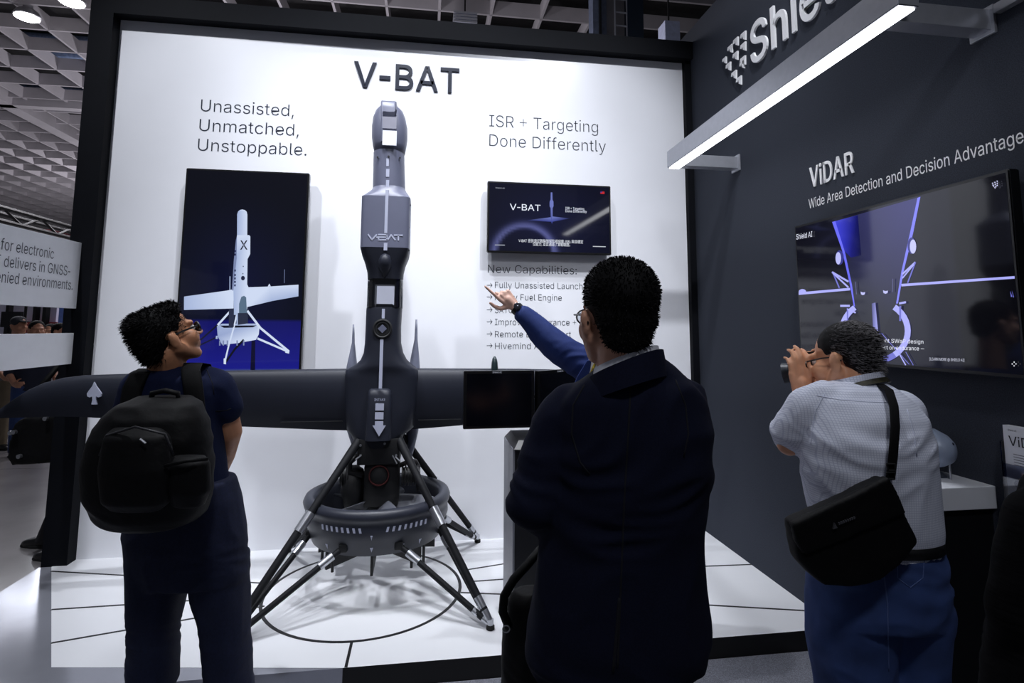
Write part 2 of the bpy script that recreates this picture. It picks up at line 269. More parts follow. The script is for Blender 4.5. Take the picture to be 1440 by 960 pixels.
# ------------------------------------------------------------------ lettering (grotesque outlines, 500 units per em)
GLYPHS = {}
for _rec in (r'''+ 227 99,17,99,182,128,182,128,17/31,86,31,113,195,113,195,86;;, 94 19,-60,34,36,68,36,42,-60;;- 227 168,122,168,94,57,94,57,122;;. 94 48,-2,39,-1,31,4,26,12,25,20,26,29,31,37,39,42,48,43,56,42,64,37,69,29,71,20,69,12,64,4,56,-1;;: 94 48,-2,39,-1,31,4,26,12,25,20,26,29,31,37,39,42,48,43,56,42,64,37,69,29,71,20,69,12,64,4,56,-1/48,135,39,137,31,142,26,149,25,158,26,167,31,174,39,179,48,181,56,179,64,174,69,167,71,158,69,149,64,142,56,137;;@ 338 178,-68,153,-66,131,-63,111,-57,84,-44,61,-26,43,-4,31,23,25,44,21,66,20,90,21,113,25,135,31,155,44,182,61,204,84,222,110,235,130,241,151,245,174,246,197,245,217,241,236,235,261,221,281,204,297,183,308,159,315,134,318,108,317,89,316,71,312,54,307,38,300,25,289,14,276,8,258,5,248,6,238,8,229,12,220,18,214,25,211,34,210,34,204,24,194,15,181,8,163,6,142,9,125,18,112,31,102,48,96,69,94,91,97,113,103,132,114,149,129,161,146,169,165,172,180,170,192,166,202,159,208,153,210,153,210,167,237,167,237,55,238,45,242,37,249,31,259,30,270,32,278,38,284,48,288,64,290,83,291,108,289,129,283,150,274,170,261,187,245,201,225,212,201,219,174,221,146,219,121,212,100,201,82,186,68,167,57,144,51,118,49,89,51,59,57,33,68,10,82,-8,101,-23,123,-34,149,-40,179,-43,192,-42,206,-40,218,-37,229,-34,245,-29,252,-53,243,-57,232,-60,219,-63,205,-65,191,-67/165,32,180,34,191,39,200,47,206,59,210,74,211,92,210,111,206,124,199,134,190,141,179,145,165,146,152,144,141,139,133,130,126,119,122,107,121,92,122,77,125,63,131,50,139,41,151,35;;A 240 8,0,101,254,138,254,231,0,198,0,144,151,138,167,132,186,125,210,116,239,123,239,114,209,106,185,100,166,95,151,43,0/55,71,55,99,185,99,185,71;;B 228 30,0,30,254,121,254,145,252,164,245,180,235,190,221,197,205,199,187,198,172,193,160,187,150,178,143,168,137,157,133,157,131,170,129,182,123,192,114,201,102,207,86,209,68,207,50,200,33,189,20,172,9,151,2,123,0/62,29,122,29,148,31,165,40,175,53,178,68,176,81,171,92,163,102,153,109,140,114,124,115,62,115/62,143,119,143,132,144,144,148,154,155,162,163,166,174,168,186,165,202,156,214,141,223,120,226,62,226;;C 255 134,-3,113,-2,93,4,75,12,59,25,46,40,35,58,27,78,22,101,20,127,22,153,27,176,35,197,46,215,59,230,75,242,93,251,113,256,134,258,152,256,170,252,186,245,201,236,214,224,224,209,232,193,236,174,204,174,200,186,195,197,187,206,179,214,169,220,158,224,146,227,134,228,111,225,92,216,75,202,62,182,54,157,52,127,54,97,63,72,75,53,92,38,112,29,134,26,146,27,158,30,169,34,179,40,187,48,195,57,200,68,204,80,236,80,232,62,224,45,214,31,201,19,187,9,170,2,153,-2;;D 251 109,0,48,0,48,29,107,29,136,31,159,40,177,55,189,75,197,99,200,128,197,156,190,180,177,200,160,214,138,223,110,226,47,226,47,254,113,254,136,253,157,248,176,239,200,221,217,196,225,175,229,153,231,128,229,102,224,80,217,59,206,42,192,27,175,15,156,7,134,2/62,254,62,0,30,0,30,254;;E 209 30,0,30,254,186,254,186,226,62,226,62,143,178,143,178,114,62,114,62,29,188,29,188,0;;F 205 30,0,30,254,185,254,185,226,62,226,62,139,173,139,173,111,62,111,62,0;;G 260 134,-3,113,-2,93,4,75,13,59,25,45,40,35,58,27,78,22,102,20,127,22,153,27,176,35,197,45,215,59,230,74,242,92,251,112,256,132,258,152,256,170,252,187,245,202,235,214,222,225,208,232,192,237,174,204,174,199,186,194,197,186,206,178,213,168,220,158,224,146,227,133,228,111,225,92,216,75,202,62,182,54,157,52,127,54,97,63,72,75,53,92,38,112,29,134,26,155,29,172,36,187,47,198,62,205,80,207,101,217,100,141,100,141,128,239,128,239,100,236,71,225,45,209,25,188,9,163,0;;H 258 30,0,30,254,62,254,62,144,196,144,196,254,228,254,228,0,196,0,196,116,62,116,62,0;;I 150 16,0,16,29,59,29,59,226,16,226,16,254,135,254,135,226,91,226,91,29,135,29,135,0;;K 233 52,73,52,108,61,119,70,131,78,141,87,152,96,162,106,172,182,254,224,254,116,138,114,138/30,0,30,254,62,254,62,167,62,112,62,97,62,0/186,0,94,130,114,155,224,0;;L 196 30,0,30,254,62,254,62,29,181,29,181,0;;M 314 30,0,30,254,76,254,139,94,144,79,150,61,156,42,161,24,154,24,159,41,165,61,171,79,176,94,238,254,284,254,284,0,252,0,252,145,252,163,253,184,253,207,253,229,256,229,253,217,249,205,241,181,234,161,228,145,171,0,143,0,85,145,80,160,72,181,65,204,56,229,59,229,60,208,60,186,61,164,61,145,61,0;;N 262 30,0,30,254,68,254,172,91,176,84,181,75,187,65,194,53,200,41,207,27,202,27,201,41,200,54,200,67,200,79,199,97,199,254,232,254,232,0,193,0,101,145,89,165,82,177,74,191,54,226,60,227,61,192,62,164,62,145,62,0;;O 267 133,-3,112,-2,93,4,75,12,59,25,46,40,35,58,27,78,22,101,20,127,22,153,27,176,35,197,46,215,59,230,75,242,93,251,112,256,133,258,155,256,174,251,192,242,208,230,221,215,232,197,240,176,245,153,247,127,245,101,240,78,232,58,221,40,208,25,192,12,174,4,155,-2/133,26,155,29,175,38,191,52,204,72,212,97,215,127,212,157,204,182,191,202,175,216,155,225,133,228,112,225,92,216,75,202,63,182,54,157,52,127,54,97,63,72,75,52,92,38,112,29;;P 222 30,0,30,254,118,254,144,252,166,244,183,231,195,215,202,195,204,174,202,152,195,133,183,116,166,104,144,96,118,93,62,93,62,0/62,121,116,121,134,123,149,128,159,136,167,147,171,160,172,174,171,188,167,201,159,211,148,219,134,224,116,226,62,226;;R 224 30,0,30,254,118,254,145,252,167,244,183,232,195,217,202,198,205,176,202,154,195,136,183,120,166,109,145,101,118,99,62,99,62,0/62,128,117,128,135,129,149,133,160,141,167,150,171,162,173,176,171,190,167,202,159,212,149,220,134,224,116,226,62,226/177,0,115,115,151,115,214,0;;S 223 112,-4,86,-2,64,5,46,15,32,30,23,48,19,68,52,68,55,55,62,44,71,35,83,29,97,26,112,25,128,26,143,30,155,37,165,46,171,57,173,70,171,81,166,89,158,96,148,102,136,107,122,111,92,120,64,130,43,145,30,163,26,186,29,206,37,224,51,238,69,249,90,256,114,258,137,256,158,249,175,238,189,224,197,208,200,189,169,189,163,206,151,219,134,227,112,229,97,228,84,224,73,218,64,209,59,199,58,188,60,176,65,167,74,160,85,154,96,150,106,147,132,140,144,136,156,132,168,126,179,119,189,110,197,99,202,85,204,69,201,50,193,32,180,17,162,5,139,-2;;T 224 16,226,16,254,208,254,208,226,128,226,128,0,96,0,96,226;;U 259 129,-4,101,-1,77,8,57,22,42,40,33,62,30,87,30,254,62,254,62,89,64,72,70,57,80,44,94,34,110,28,129,26,149,28,165,34,179,44,188,57,194,72,196,89,196,254,229,254,229,87,226,62,216,40,201,22,182,8,157,-1;;V 240 102,0,8,254,42,254,96,103,101,88,108,69,115,45,124,15,117,15,126,45,133,69,140,88,145,103,197,254,231,254,139,0;;W 343 78,0,8,254,41,254,82,98,85,85,88,73,93,47,96,33,98,20,95,20,97,33,100,47,103,60,106,73,112,98,153,254,190,254,231,98,234,85,237,73,243,47,246,33,249,20,244,20,247,33,249,47,252,60,255,73,261,98,302,254,335,254,265,0,228,0,184,161,180,178,176,196,172,215,168,237,175,237,171,216,167,197,164,179,159,161,115,0;;X 237 9,0,109,142,109,118,15,254,52,254,89,200,96,190,102,181,107,172,112,164,116,156,122,146,116,146,126,164,131,172,136,181,149,200,187,254,223,254,129,119,129,143,228,0,191,0,146,65,134,83,129,90,125,98,120,106,115,116,122,116,117,106,113,98,108,91,103,83,91,65,46,0;;Y 236 102,0,102,104,8,254,46,254,96,172,104,159,111,146,118,132,125,115,112,115,119,132,126,146,133,159,140,172,191,254,228,254,134,104,134,0;;[ 137 51,-48,51,270,118,270,118,244,80,244,80,-22,118,-22,118,-48;;] 137 18,-48,18,-22,57,-22,57,244,18,244,18,270,86,270,86,-48;;a 195 80,-4,63,-3,47,2,34,11,24,22,17,37,15,54,17,69,22,80,29,90,39,97,50,102,63,105,76,108,89,110,117,113,126,115,133,117,136,121,138,127,138,128,137,139,133,148,128,156,120,161,110,164,98,165,85,164,75,161,66,156,59,150,54,144,50,137,20,146,29,161,39,173,52,182,66,188,82,191,97,192,108,192,119,190,131,186,143,180,153,172,161,160,167,145,168,126,168,0,138,0,138,26,136,26,132,19,126,12,118,6,108,1,95,-3/85,23,101,24,114,29,124,37,132,47,136,57,138,69,138,95,135,93,130,91,123,89,116,88,100,86,88,84,77,82,67,79,58,75,52,70,47,62,46,52,47,43,51,36,57,30,65,26,74,24;;b 212 115,-4,99,-3,86,2,76,8,69,16,63,23,59,29,56,29,56,0,26,0,26,254,57,254,57,160,59,160,63,166,69,173,76,180,86,186,98,191,115,192,137,189,156,180,173,166,185,146,193,122,195,94,193,66,185,42,173,23,157,8,137,-1/110,23,126,26,140,33,150,44,158,58,163,75,164,95,163,114,158,131,150,145,140,156,126,163,110,165,94,163,81,156,70,145,62,131,58,114,56,95,58,75,63,58,70,43,81,32,94,26;;c 198 104,-4,79,-1,58,8,41,23,28,43,20,66,17,94,20,122,28,146,41,165,58,180,79,189,104,192,117,191,130,189,142,184,153,178,162,170,170,161,176,150,181,138,151,131,149,138,145,145,141,150,135,155,128,159,121,162,113,164,104,165,86,162,73,155,62,144,54,129,50,112,48,94,50,75,54,59,62,44,73,33,86,26,104,23,113,24,121,26,129,29,135,33,141,38,146,44,149,51,152,59,181,51,177,39,171,28,163,19,153,11,142,4,130,0,117,-3;;d 212 98,-4,75,-1,56,8,40,23,27,42,20,66,17,94,20,122,27,146,40,166,56,180,75,189,98,192,114,191,126,186,136,180,144,173,149,166,153,160,155,160,155,254,186,254,186,0,156,0,156,29,153,29,149,23,143,16,136,8,126,2,114,-3/102,23,118,26,132,32,142,43,150,58,154,75,156,95,154,114,150,131,142,145,132,156,118,163,102,165,86,163,72,156,62,145,54,131,50,114,48,95,50,75,54,58,62,44,73,33,86,26;;e 202 106,-4,80,-1,58,8,41,23,28,42,20,66,17,93,20,121,28,145,40,165,58,180,78,189,103,192,118,191,133,187,147,180,160,170,170,157,179,141,184,121,186,97,186,85,37,85,37,110,169,110,155,101,153,119,149,134,141,147,131,157,118,163,103,165,87,163,73,157,62,147,54,135,50,121,48,105,48,89,50,69,55,53,64,40,76,31,90,25,106,23,117,24,127,26,135,31,143,36,149,44,153,53,182,45,177,32,168,20,156,10,141,2,125,-3;;f 127 114,190,114,164,3,164,3,190/40,0,40,216,42,231,48,243,57,252,68,259,80,264,94,265,103,265,111,263,117,262,121,260,114,234,107,236,103,237,97,237,85,235,77,230,72,221,71,209,71,0;;g 213 103,-75,84,-74,67,-70,53,-63,41,-55,32,-45,25,-35,51,-20,55,-26,61,-33,68,-39,77,-44,89,-48,103,-49,124,-46,141,-38,152,-23,156,-3,156,34,153,34,149,28,143,21,136,14,126,8,114,4,97,2,76,5,56,13,40,27,28,45,20,68,17,96,20,123,27,147,40,166,56,180,76,189,98,192,114,191,127,186,137,180,144,173,150,166,154,159,157,159,157,190,186,190,186,-4,183,-27,175,-45,162,-59,145,-68,125,-73/102,30,118,32,132,38,142,47,150,61,155,77,156,96,155,115,150,132,142,146,132,156,119,163,102,165,86,163,73,156,62,145,54,131,50,115,48,96,50,78,54,61,62,48,73,38,86,32;;h 205 57,113,57,0,26,0,26,254,57,254,57,144,51,144,62,166,76,181,94,189,114,192,132,190,148,184,161,174,170,160,177,142,179,120,179,0,148,0,148,118,145,137,136,152,123,161,105,165,92,163,80,159,71,151,63,141,58,129;;i 83 26,0,26,190,57,190,57,0/42,221,34,223,27,227,22,234,21,242,22,249,27,256,34,260,42,262,50,260,57,256,62,249,63,242,62,234,57,227,50,223;;l 95 70,-1,50,2,37,10,29,24,26,42,26,254,57,254,57,49,58,38,60,31,65,27,73,26,80,26,85,27,90,1,81,0,75,-1;;m 305 26,0,26,190,56,190,56,148,54,148,59,162,66,173,75,182,86,188,98,192,110,193,129,190,144,180,154,166,160,147,156,147,161,160,169,172,178,181,190,187,204,192,218,193,234,191,249,186,261,177,270,164,276,148,278,128,278,0,248,0,248,127,245,145,236,156,224,163,209,165,197,164,187,160,179,153,173,145,169,135,168,124,168,0,137,0,137,130,134,144,126,156,115,163,100,165,89,164,79,160,70,154,63,145,58,133,57,119,57,0;;n 205 57,113,57,0,26,0,26,190,56,190,56,144,51,144,62,166,76,181,94,189,114,192,132,190,147,184,160,174,170,160,176,142,179,120,179,0,148,0,148,118,145,137,136,152,123,161,105,165,92,163,80,159,71,151,63,141,58,129;;o 208 104,-4,79,-1,58,8,41,23,28,43,20,66,17,94,20,122,28,146,41,165,58,180,79,189,104,192,128,189,149,180,167,165,180,146,188,122,191,94,188,66,180,43,167,23,149,8,128,-1/104,23,121,26,135,33,146,44,154,59,158,75,160,94,158,112,154,129,146,144,135,155,121,162,104,165,86,162,73,155,62,144,54,129,50,112,48,94,50,75,54,59,62,44,73,33,86,26;;p 212 26,-71,26,190,56,190,56,160,59,160,63,166,69,173,76,180,86,186,98,191,115,192,137,189,156,180,173,166,185,146,193,122,195,94,193,66,185,42,173,23,157,8,137,-1,115,-4,99,-3,86,2,76,8,69,16,63,23,59,29,57,29,57,-71/110,23,126,26,140,33,150,44,158,58,163,75,164,95,163,114,158,131,150,145,140,156,126,163,110,165,94,163,81,156,70,145,62,131,58,114,56,95,58,75,63,58,70,43,81,32,94,26;;r 130 26,0,26,190,56,190,56,160,58,160,65,173,76,184,90,190,107,192,115,192,122,192,122,161,115,162,109,163,103,163,91,161,80,157,70,151,63,142,58,131,57,118,57,0;;s 182 91,-4,72,-3,56,2,42,9,31,19,23,32,18,47,47,53,53,40,62,30,75,25,91,23,108,25,122,31,131,40,134,51,132,60,127,68,118,74,106,78,75,85,52,93,36,104,27,119,23,137,26,152,33,166,43,177,58,185,74,190,94,192,112,191,127,186,140,179,149,170,157,158,162,145,134,139,129,149,121,158,110,164,94,166,78,164,65,158,57,150,54,139,56,129,62,122,72,116,86,111,115,105,137,97,153,86,162,71,166,53,163,37,156,24,145,12,130,3,112,-2;;t 114 102,190,102,164,3,164,3,190/32,236,63,236,63,49,64,38,68,31,75,26,85,25,93,26,101,27,107,1,102,0,96,-1,90,-2,84,-2,62,1,46,11,36,26,32,46;;u 205 91,-3,73,-1,57,5,44,15,35,29,28,47,26,69,26,190,57,190,57,72,60,52,68,37,82,28,100,25,113,27,125,31,134,38,142,48,146,61,148,76,148,190,179,190,179,0,149,0,149,46,154,46,143,23,129,8,111,0;;v 195 81,0,9,190,42,190,83,78,88,60,93,43,98,27,103,10,92,10,97,27,101,43,106,60,112,78,152,190,186,190,113,0;;w 284 69,0,11,190,44,190,67,107,72,89,77,68,82,46,88,21,82,21,88,45,93,67,98,88,103,107,126,190,158,190,181,107,186,88,191,68,196,45,201,21,196,21,201,45,206,68,212,88,217,107,240,190,272,190,215,0,184,0,159,86,152,112,149,126,145,140,138,169,145,169,138,140,131,112,128,99,124,86,99,0;;y 195 24,-69,31,-43,36,-44,44,-45,52,-44,59,-42,65,-37,71,-29,75,-18,81,-1,9,190,42,190,83,78,88,60,93,43,98,27,103,10,92,10,97,27,101,43,106,60,112,78,153,190,186,190,102,-29,96,-43,88,-54,80,-62,70,-68,58,-71,46,-73,39,-72,32,-72,27,-70''').split(';;'):
    _c, _a, _d = _rec.split(' ', 2)
    GLYPHS[_c] = (int(_a), [[int(v) for v in s.split(',')] for s in _d.split('/')])
GLYPHS['+'] = (227, [[24,113, 96,113, 96,41, 118,41, 118,113, 190,113, 190,135, 118,135, 118,207, 96,207, 96,135, 24,135]])
GLYPHS['-'] = (150, [[20,92, 130,92, 130,124, 20,124]])
GLYPHS['\u2192'] = (330, [[20,113, 245,113, 172,42, 190,24, 292,125, 190,226, 172,208, 245,137, 20,137]])
GLYPHS['\u2014'] = (300, [[15,98, 285,98, 285,122, 15,122]])
for _c in ('+', '-', '\u2192', '\u2014'):          # same winding as the other glyphs
    _q = GLYPHS[_c][1][0]; GLYPHS[_c] = (GLYPHS[_c][0], [[v for i in range(len(_q)-2, -1, -2) for v in _q[i:i+2]]])
CAPH = 254.0
def thin(q, w):
    """drop doubled points; move the outline by w units (out if w > 0), the same side for shapes and counters"""
    P = []
    for i in range(0, len(q), 2):
        if not P or abs(q[i]-P[-1][0])+abs(q[i+1]-P[-1][1]) > 1: P.append((q[i], q[i+1]))
    if len(P) > 2 and abs(P[0][0]-P[-1][0])+abs(P[0][1]-P[-1][1]) <= 1: P.pop()
    if not w: return [c for p in P for c in p]
    out = []; n = len(P)
    for i in range(n):
        (ax, ay), (bx_, by), (cx, cy) = P[i-1], P[i], P[(i+1) % n]
        l1 = math.hypot(bx_-ax, by-ay) or 1; l2 = math.hypot(cx-bx_, cy-by) or 1
        n1 = (-(by-ay)/l1, (bx_-ax)/l1); n2 = (-(cy-by)/l2, (cx-bx_)/l2)
        mx_, my_ = n1[0]+n2[0], n1[1]+n2[1]; d = max(.35, (1+n1[0]*n2[0]+n1[1]*n2[1]))
        out += [bx_+mx_/d*w, by+my_/d*w]
    return out
def text2d(s, weight=0, track=0, cjk=False):
    """flat mesh of a line of text: verts in cap heights, faces, width"""
    vs, fs = [], []
    if cjk:
        cu = bpy.data.curves.new('t', 'FONT'); cu.body = s; cu.fill_mode = 'FRONT'; k = 1.4
        o = bpy.data.objects.new('t', cu); COL.objects.link(o)
        dg = bpy.context.evaluated_depsgraph_get(); me = bpy.data.meshes.new_from_object(o.evaluated_get(dg))
        vs = [(v.co.x*k, v.co.y*k) for v in me.vertices]; fs = [tuple(p.vertices) for p in me.polygons]
        bpy.data.objects.remove(o); bpy.data.meshes.remove(me)
    else:
        x = 0
        for ch in s:
            if ch == ' ': x += 98+track; continue
            adv, sp = GLYPHS[ch]; loops = []
            for q in sp:
                q = thin(q, weight*349); P = [V3((q[i]+x, q[i+1], 0)) for i in range(0, len(q), 2)]
                loops.append((sum(a.x*b.y-b.x*a.y for a, b in zip(P, P[1:]+P[:1])), P))
            big = max(loops, key=lambda t: abs(t[0]))[0]
            outs = [[P] for a_, P in loops if a_*big > 0]
            for a_, P in loops:
                if a_*big < 0:
                    for o_ in outs:
                        X = [p.x for p in o_[0]]; Y = [p.y for p in o_[0]]
                        if min(X) <= P[0].x <= max(X) and min(Y) <= P[0].y <= max(Y): o_.append(P); break
            for o_ in outs:
                i0 = len(vs); vs += [(p.x/CAPH, p.y/CAPH) for P in o_ for p in P]
                fs += [tuple(i0+i for i in t) for t in tessellate_polygon(o_)]
            x += adv+track
    x0 = min(v[0] for v in vs); x1 = max(v[0] for v in vs)
    return [(a-x0, b) for a, b in vs], fs, x1-x0
def letters(s, O, U, Vv, cap, m, parent, width, weight=0, thick=.012):
    """raised letters, each one a piece of its own"""
    O, U, Vv = V3(O), V3(U).normalized(), V3(Vv).normalized(); x = 0; sp = []
    for ch in s:
        if ch == ' ': x += 98; continue
        adv, lp = GLYPHS[ch]; l = min(v for q in lp for v in q[::2]); r = max(v for q in lp for v in q[::2]); sp.append((ch, x+l, x+r)); x += adv
    x0, x1 = sp[0][1], sp[-1][2]; k = width/(x1-x0)
    for ch, a, b in sp: lettering('letter', ch, O+U*((a-x0)*k), U, Vv, cap, m, parent, (b-a)*k, weight, thick)
def lettering(name, s, O, U, Vv, cap, m, parent, width=None, weight=0, thick=.001, track=0, cjk=False, label=None):
    """raised or printed line of text; O baseline start, U right, Vv up (world)"""
    vs, fs, w = text2d(s, weight, track, cjk); O, U, Vv = V3(O), V3(U).normalized(), V3(Vv).normalized()
    sx = width/w if width else cap; N = U.cross(Vv)
    bm = bmesh.new(); b = [bm.verts.new(O+U*x*sx+Vv*y*cap+N*thick) for x, y in vs]
    for f in fs:
        try: bm.faces.new([b[i] for i in f])
        except ValueError: pass
    bmesh.ops.recalc_face_normals(bm, faces=bm.faces)
    if thick > .004:
        r = bmesh.ops.extrude_face_region(bm, geom=bm.faces[:])
        bmesh.ops.translate(bm, verts=[e for e in r['geom'] if isinstance(e, bmesh.types.BMVert)], vec=-N*thick)
    o = obj(name, bm, m, parent, label=label)
    return o
class Screen:
    """flat picture on a lit screen; u right 0..1, v down 0..1, colours sRGB 0..255"""
    def __init__(s, tl, tr, br, bl, px=None):
        s.q = [V3(p) for p in (tl, tr, br, bl)]; s.n = (s.q[1]-s.q[0]).cross(s.q[0]-s.q[3]).normalized()
        s.v = []; s.f = []; s.c = []; s.k = 0; s.px = px
    def at(s, u, v):
        a = s.q[0].lerp(s.q[1], u); b = s.q[3].lerp(s.q[2], u); return a.lerp(b, v)+s.n*(.0006+.00012*s.k)
    def uv(s, x, y):
        return s.px(x, y) if s.px else (x, y)
    def poly(s, pts, col, raw=False):
        s.k += 1; i0 = len(s.v); cols = col if isinstance(col[0], (tuple, list)) else [col]*len(pts)
        for (x, y), c in zip(pts, cols):
            u, v = (x, y) if raw else s.uv(x, y)
            s.v.append(s.at(min(max(u, 0), 1), min(max(v, 0), 1))); s.c.append(lin(c))
        s.f.append(tuple(range(i0, i0+len(pts))))
    def grid(s, fn, nx, ny):
        s.k += 1; i0 = len(s.v)
        for j in range(ny+1):
            for i in range(nx+1): u, v = i/nx, j/ny; s.v.append(s.at(u, v)); s.c.append(lin(fn(u, v)))
        for j in range(ny):
            for i in range(nx): a = i0+j*(nx+1)+i; s.f.append((a, a+1, a+nx+2, a+nx+1))
    def line(s, pts, w, col, raw=False):
        for (x0, y0), (x1, y1) in zip(pts, pts[1:]):
            dx, dy = x1-x0, y1-y0; l = math.hypot(dx, dy) or 1; nx, ny = -dy/l*w/2, dx/l*w/2
            s.poly([(x0+nx, y0+ny), (x1+nx, y1+ny), (x1-nx, y1-ny), (x0-nx, y0-ny)], col, raw)
    def text(s, t, x, y, h, col, width=None, weight=0, slope=0, cjk=False, track=0):
        vs, fs, w = text2d(t, weight, track, cjk); sx = width/w if width else h; s.k += 1; i0 = len(s.v)
        for a, b in vs:
            u, v = s.uv(x+a*sx, y-b*h+slope*a*sx); s.v.append(s.at(u, v)); s.c.append(lin(col))
        s.f += [tuple(i0+i for i in f) for f in fs]
    def build(s, name, parent):
        me = bpy.data.meshes.new(name); me.from_pydata(s.v, [], s.f)
        a = me.color_attributes.new('Col', 'FLOAT_COLOR', 'POINT')
        a.data.foreach_set('color', [k for c in s.c for k in (c[0], c[1], c[2], 1)])
        return obj(name, me, SCREEN, parent)

# ================================================================== the setting
white_paint = M('white_wall_paint', (236, 237, 242), .32, spec=.5, var=.015, scale=3)
dark_wall = M('charcoal_wall_fabric', (56, 60, 70), .9, spec=.2, var=.3, scale=240, bump=.25, bscale=500, bdist=.001)
black_trim = M('black_trim_paint', (9, 11, 17), .7, spec=.12, var=.1)
white_deck = M('white_deck_vinyl', (232, 233, 236), .28, var=.02, scale=2)
grey_deck = M('grey_polished_vinyl', (172, 174, 184), .14, metal=.5, var=.15, scale=1.5, bump=.05, bscale=5, bdist=.01)
black_line = M('black_tape', (14, 14, 17), .5)
concrete = M('polished_concrete', (136, 133, 134), .2, var=.22, scale=1.2, bump=.05, bscale=9)
carpet_m = M('grey_carpet', (120, 122, 132), .95, var=.5, scale=260, bump=.7, bscale=420, bdist=.004)
def rect(lo, hi, m, name, **k): return struct(name, box(NB(), lo, hi), m, **k)
floor = rect((-70, -14, -.2), (30, 75, 0), concrete, 'floor')
fj = M('floor_joint', (70, 69, 72), .5)
for i, (a, b) in enumerate([((-60, 3.1), (-4.6, 3.1)), ((-60, 7.2), (-4.6, 7.2)), ((-7.3, -3), (-7.3, 30)), ((-60, -.6), (-4.6, -.6)), ((-12, -3), (-12, 30))]):
    obj('floor_joint', box(NB(), (min(a[0], b[0])-.006, min(a[1], b[1])-.006, 0), (max(a[0], b[0])+.006, max(a[1], b[1])+.006, .0015)), fj, floor)
carpet = rect((-4.42, -9, 0), (6, -1.445, .006), carpet_m, 'floor_carpet')
# platform with its printed lines
plat = NB()
prism(plat, [(-4.3, .0, .0), (0, 0, .0), (0, -1.441, .0), (-2.42, -1.441, .0), (-3.69, -1.258, .0), (-4.37, -.10, .0)], (0, 0, .1))
for f in plat.faces:
    f.normal_update()
    if f.calc_center_median().z < .09: f.material_index = 1
platform = struct('floor_platform', plat, [white_deck, M('black_edge', (10, 10, 12), .6)], label='raised white booth platform under the black drone')
grey = struct('floor_platform_border', prism(NB(), [(-4.44, -.1, .0), (-4.37, -.1, .0), (-3.69, -1.258, .0), (-2.42, -1.441, .0), (-4.42, -1.441, .0)], (0, 0, .0995)), grey_deck)
RC = V3((-2.405, -.685, .1))
def ring(r0, r1, z0, z1, n=72):
    bm = NB(); return lathe(bm, [(r0, z0), (r1, z0), (r1, z1), (r0, z1)], (RC.x, RC.y, 0), n, close=True)
obj('ring_marking', ring(.537, .555, .0995, .1015), black_line, platform)
for pa, pb in [((72, 803), (372, 820)), ((72, 857), (362, 838)), ((72, 904), (372, 852)), ((650, 802), (725, 790)), ((655, 818), (725, 813)), ((648, 833), (725, 836)),
               ((495, 901), (485, 944)), ((980, 796.5), (1057, 793.5)), ((985, 850), (1142, 859)), ((985, 746), (993, 744.5)), ((725, 790), (985, 762)), ((725, 836), (985, 850))]:
    a, b = PZ(*pa, .1), PZ(*pb, .1); b.y = max(min(b.y, -.005), -1.44); d = (b-a).normalized(); s = V3((-d.y, d.x, 0))*.0068
    obj('line_marking', prism(NB(), [a+s-UP*.0005, b+s-UP*.0005, b-s-UP*.0005, a-s-UP*.0005], (0, 0, .0018)), black_line, platform)
# walls and frame
wall_back = rect((-4.29, 0, 0), (.0, .14, 3.82), white_paint, 'wall_back')
wall_right = rect((0, -3.7, 0), (.14, .14, 4.03), dark_wall, 'wall_right')
BT = PY(480, 18, -.09).z
rect((-4.434, -.094, 0), (-4.286, .16, BT), black_trim, 'trim_1')
rect((-4.286, -.094, 3.765), (-.0, .16, BT), black_trim, 'trim_2')
rect((-.052, -.05, .1), (-.0005, 0, 3.765), black_trim, 'trim_3')
# ---- lettering on the back wall
ink = M('charcoal_vinyl_lettering', (50, 54, 66), .25, spec=.6)
ink2 = M('navy_vinyl_lettering', (26, 32, 50), .3)
XR = (1, 0, 0)
def back_text(s, pl, pr_, cap, w=0, m=ink, thick=.0012, nm='lettering'):
    a, b = PY(*pl, 0), PY(*pr_, 0); return lettering(nm, s, (a.x, -.0002, (a.z+b.z)/2), XR, UP, cap, m, wall_back, b.x-a.x, w, thick)
a, b = PY(497, 123, 0), PY(645.5, 130, 0)
letters('V-BAT', (a.x, -.0002, (a.z+b.z)/2), XR, UP, .192, ink2, wall_back, b.x-a.x, .010, .012)
back_text('Unassisted,', (282, 157.7), (413, 162.5), .089, -.009)
back_text('Unmatched,', (280, 185.3), (420, 190), .089, -.009)
back_text('Unstoppable.', (278, 212.7), (431, 218), .089, -.009)
back_text('ISR + Targeting', (688, 180), (841, 184.5), .094, -.013)
back_text('Done Differently', (688, 207), (852, 212), .094, -.013)
back_text('New Capabilities:', (686, 383), (811, 386), .061, -.010)
for s, y, xr in [('Fully Unassisted Launch', 405, 819), ('Heavy Fuel Engine', 421.5, 790), ('SATCOM', 439.5, 737), ('Improved Endurance +', 456.5, 810), ('Remote Engine Start', 473.5, 803), ('Hivemind Autonomy', 490, 806)]:
    back_text('\u2192', (684.5, y), (692.5, y), .045, -.008, nm='arrow')
    back_text(s, (696, y), (xr, y+1.5), .047, -.010)
# ---- lettering on the dark wall
wl = M('white_raised_lettering', (252, 252, 254), .4, var=.02)
def side_text(s, pl, pr_, cap, w=0, thick=.0015):
    a, b = PX(*pl, 0), PX(*pr_, 0); return lettering('lettering', s, (-.0002, a.y, (a.z+b.z)/2), (0, -1, 0), UP, cap, wl, wall_right, a.y-b.y, w, thick)
a, b = PX(1140.5, 264, 0), PX(1202, 242, 0)
letters('ViDAR', (-.0002, a.y, (a.z+b.z)/2), (0, -1, 0), UP, .110, wl, wall_right, a.y-b.y, .012, .006)
side_text('Wide Area Detection and Decision Advantage', (1138, 294), (1440.5, 199), .052, .003)
a = PX(1058.5, 93, 0)
letters('Shield AI', (-.0002, a.y, a.z), (0, -1, 0), UP, .262, wl, wall_right, 1.45, .012, .014)
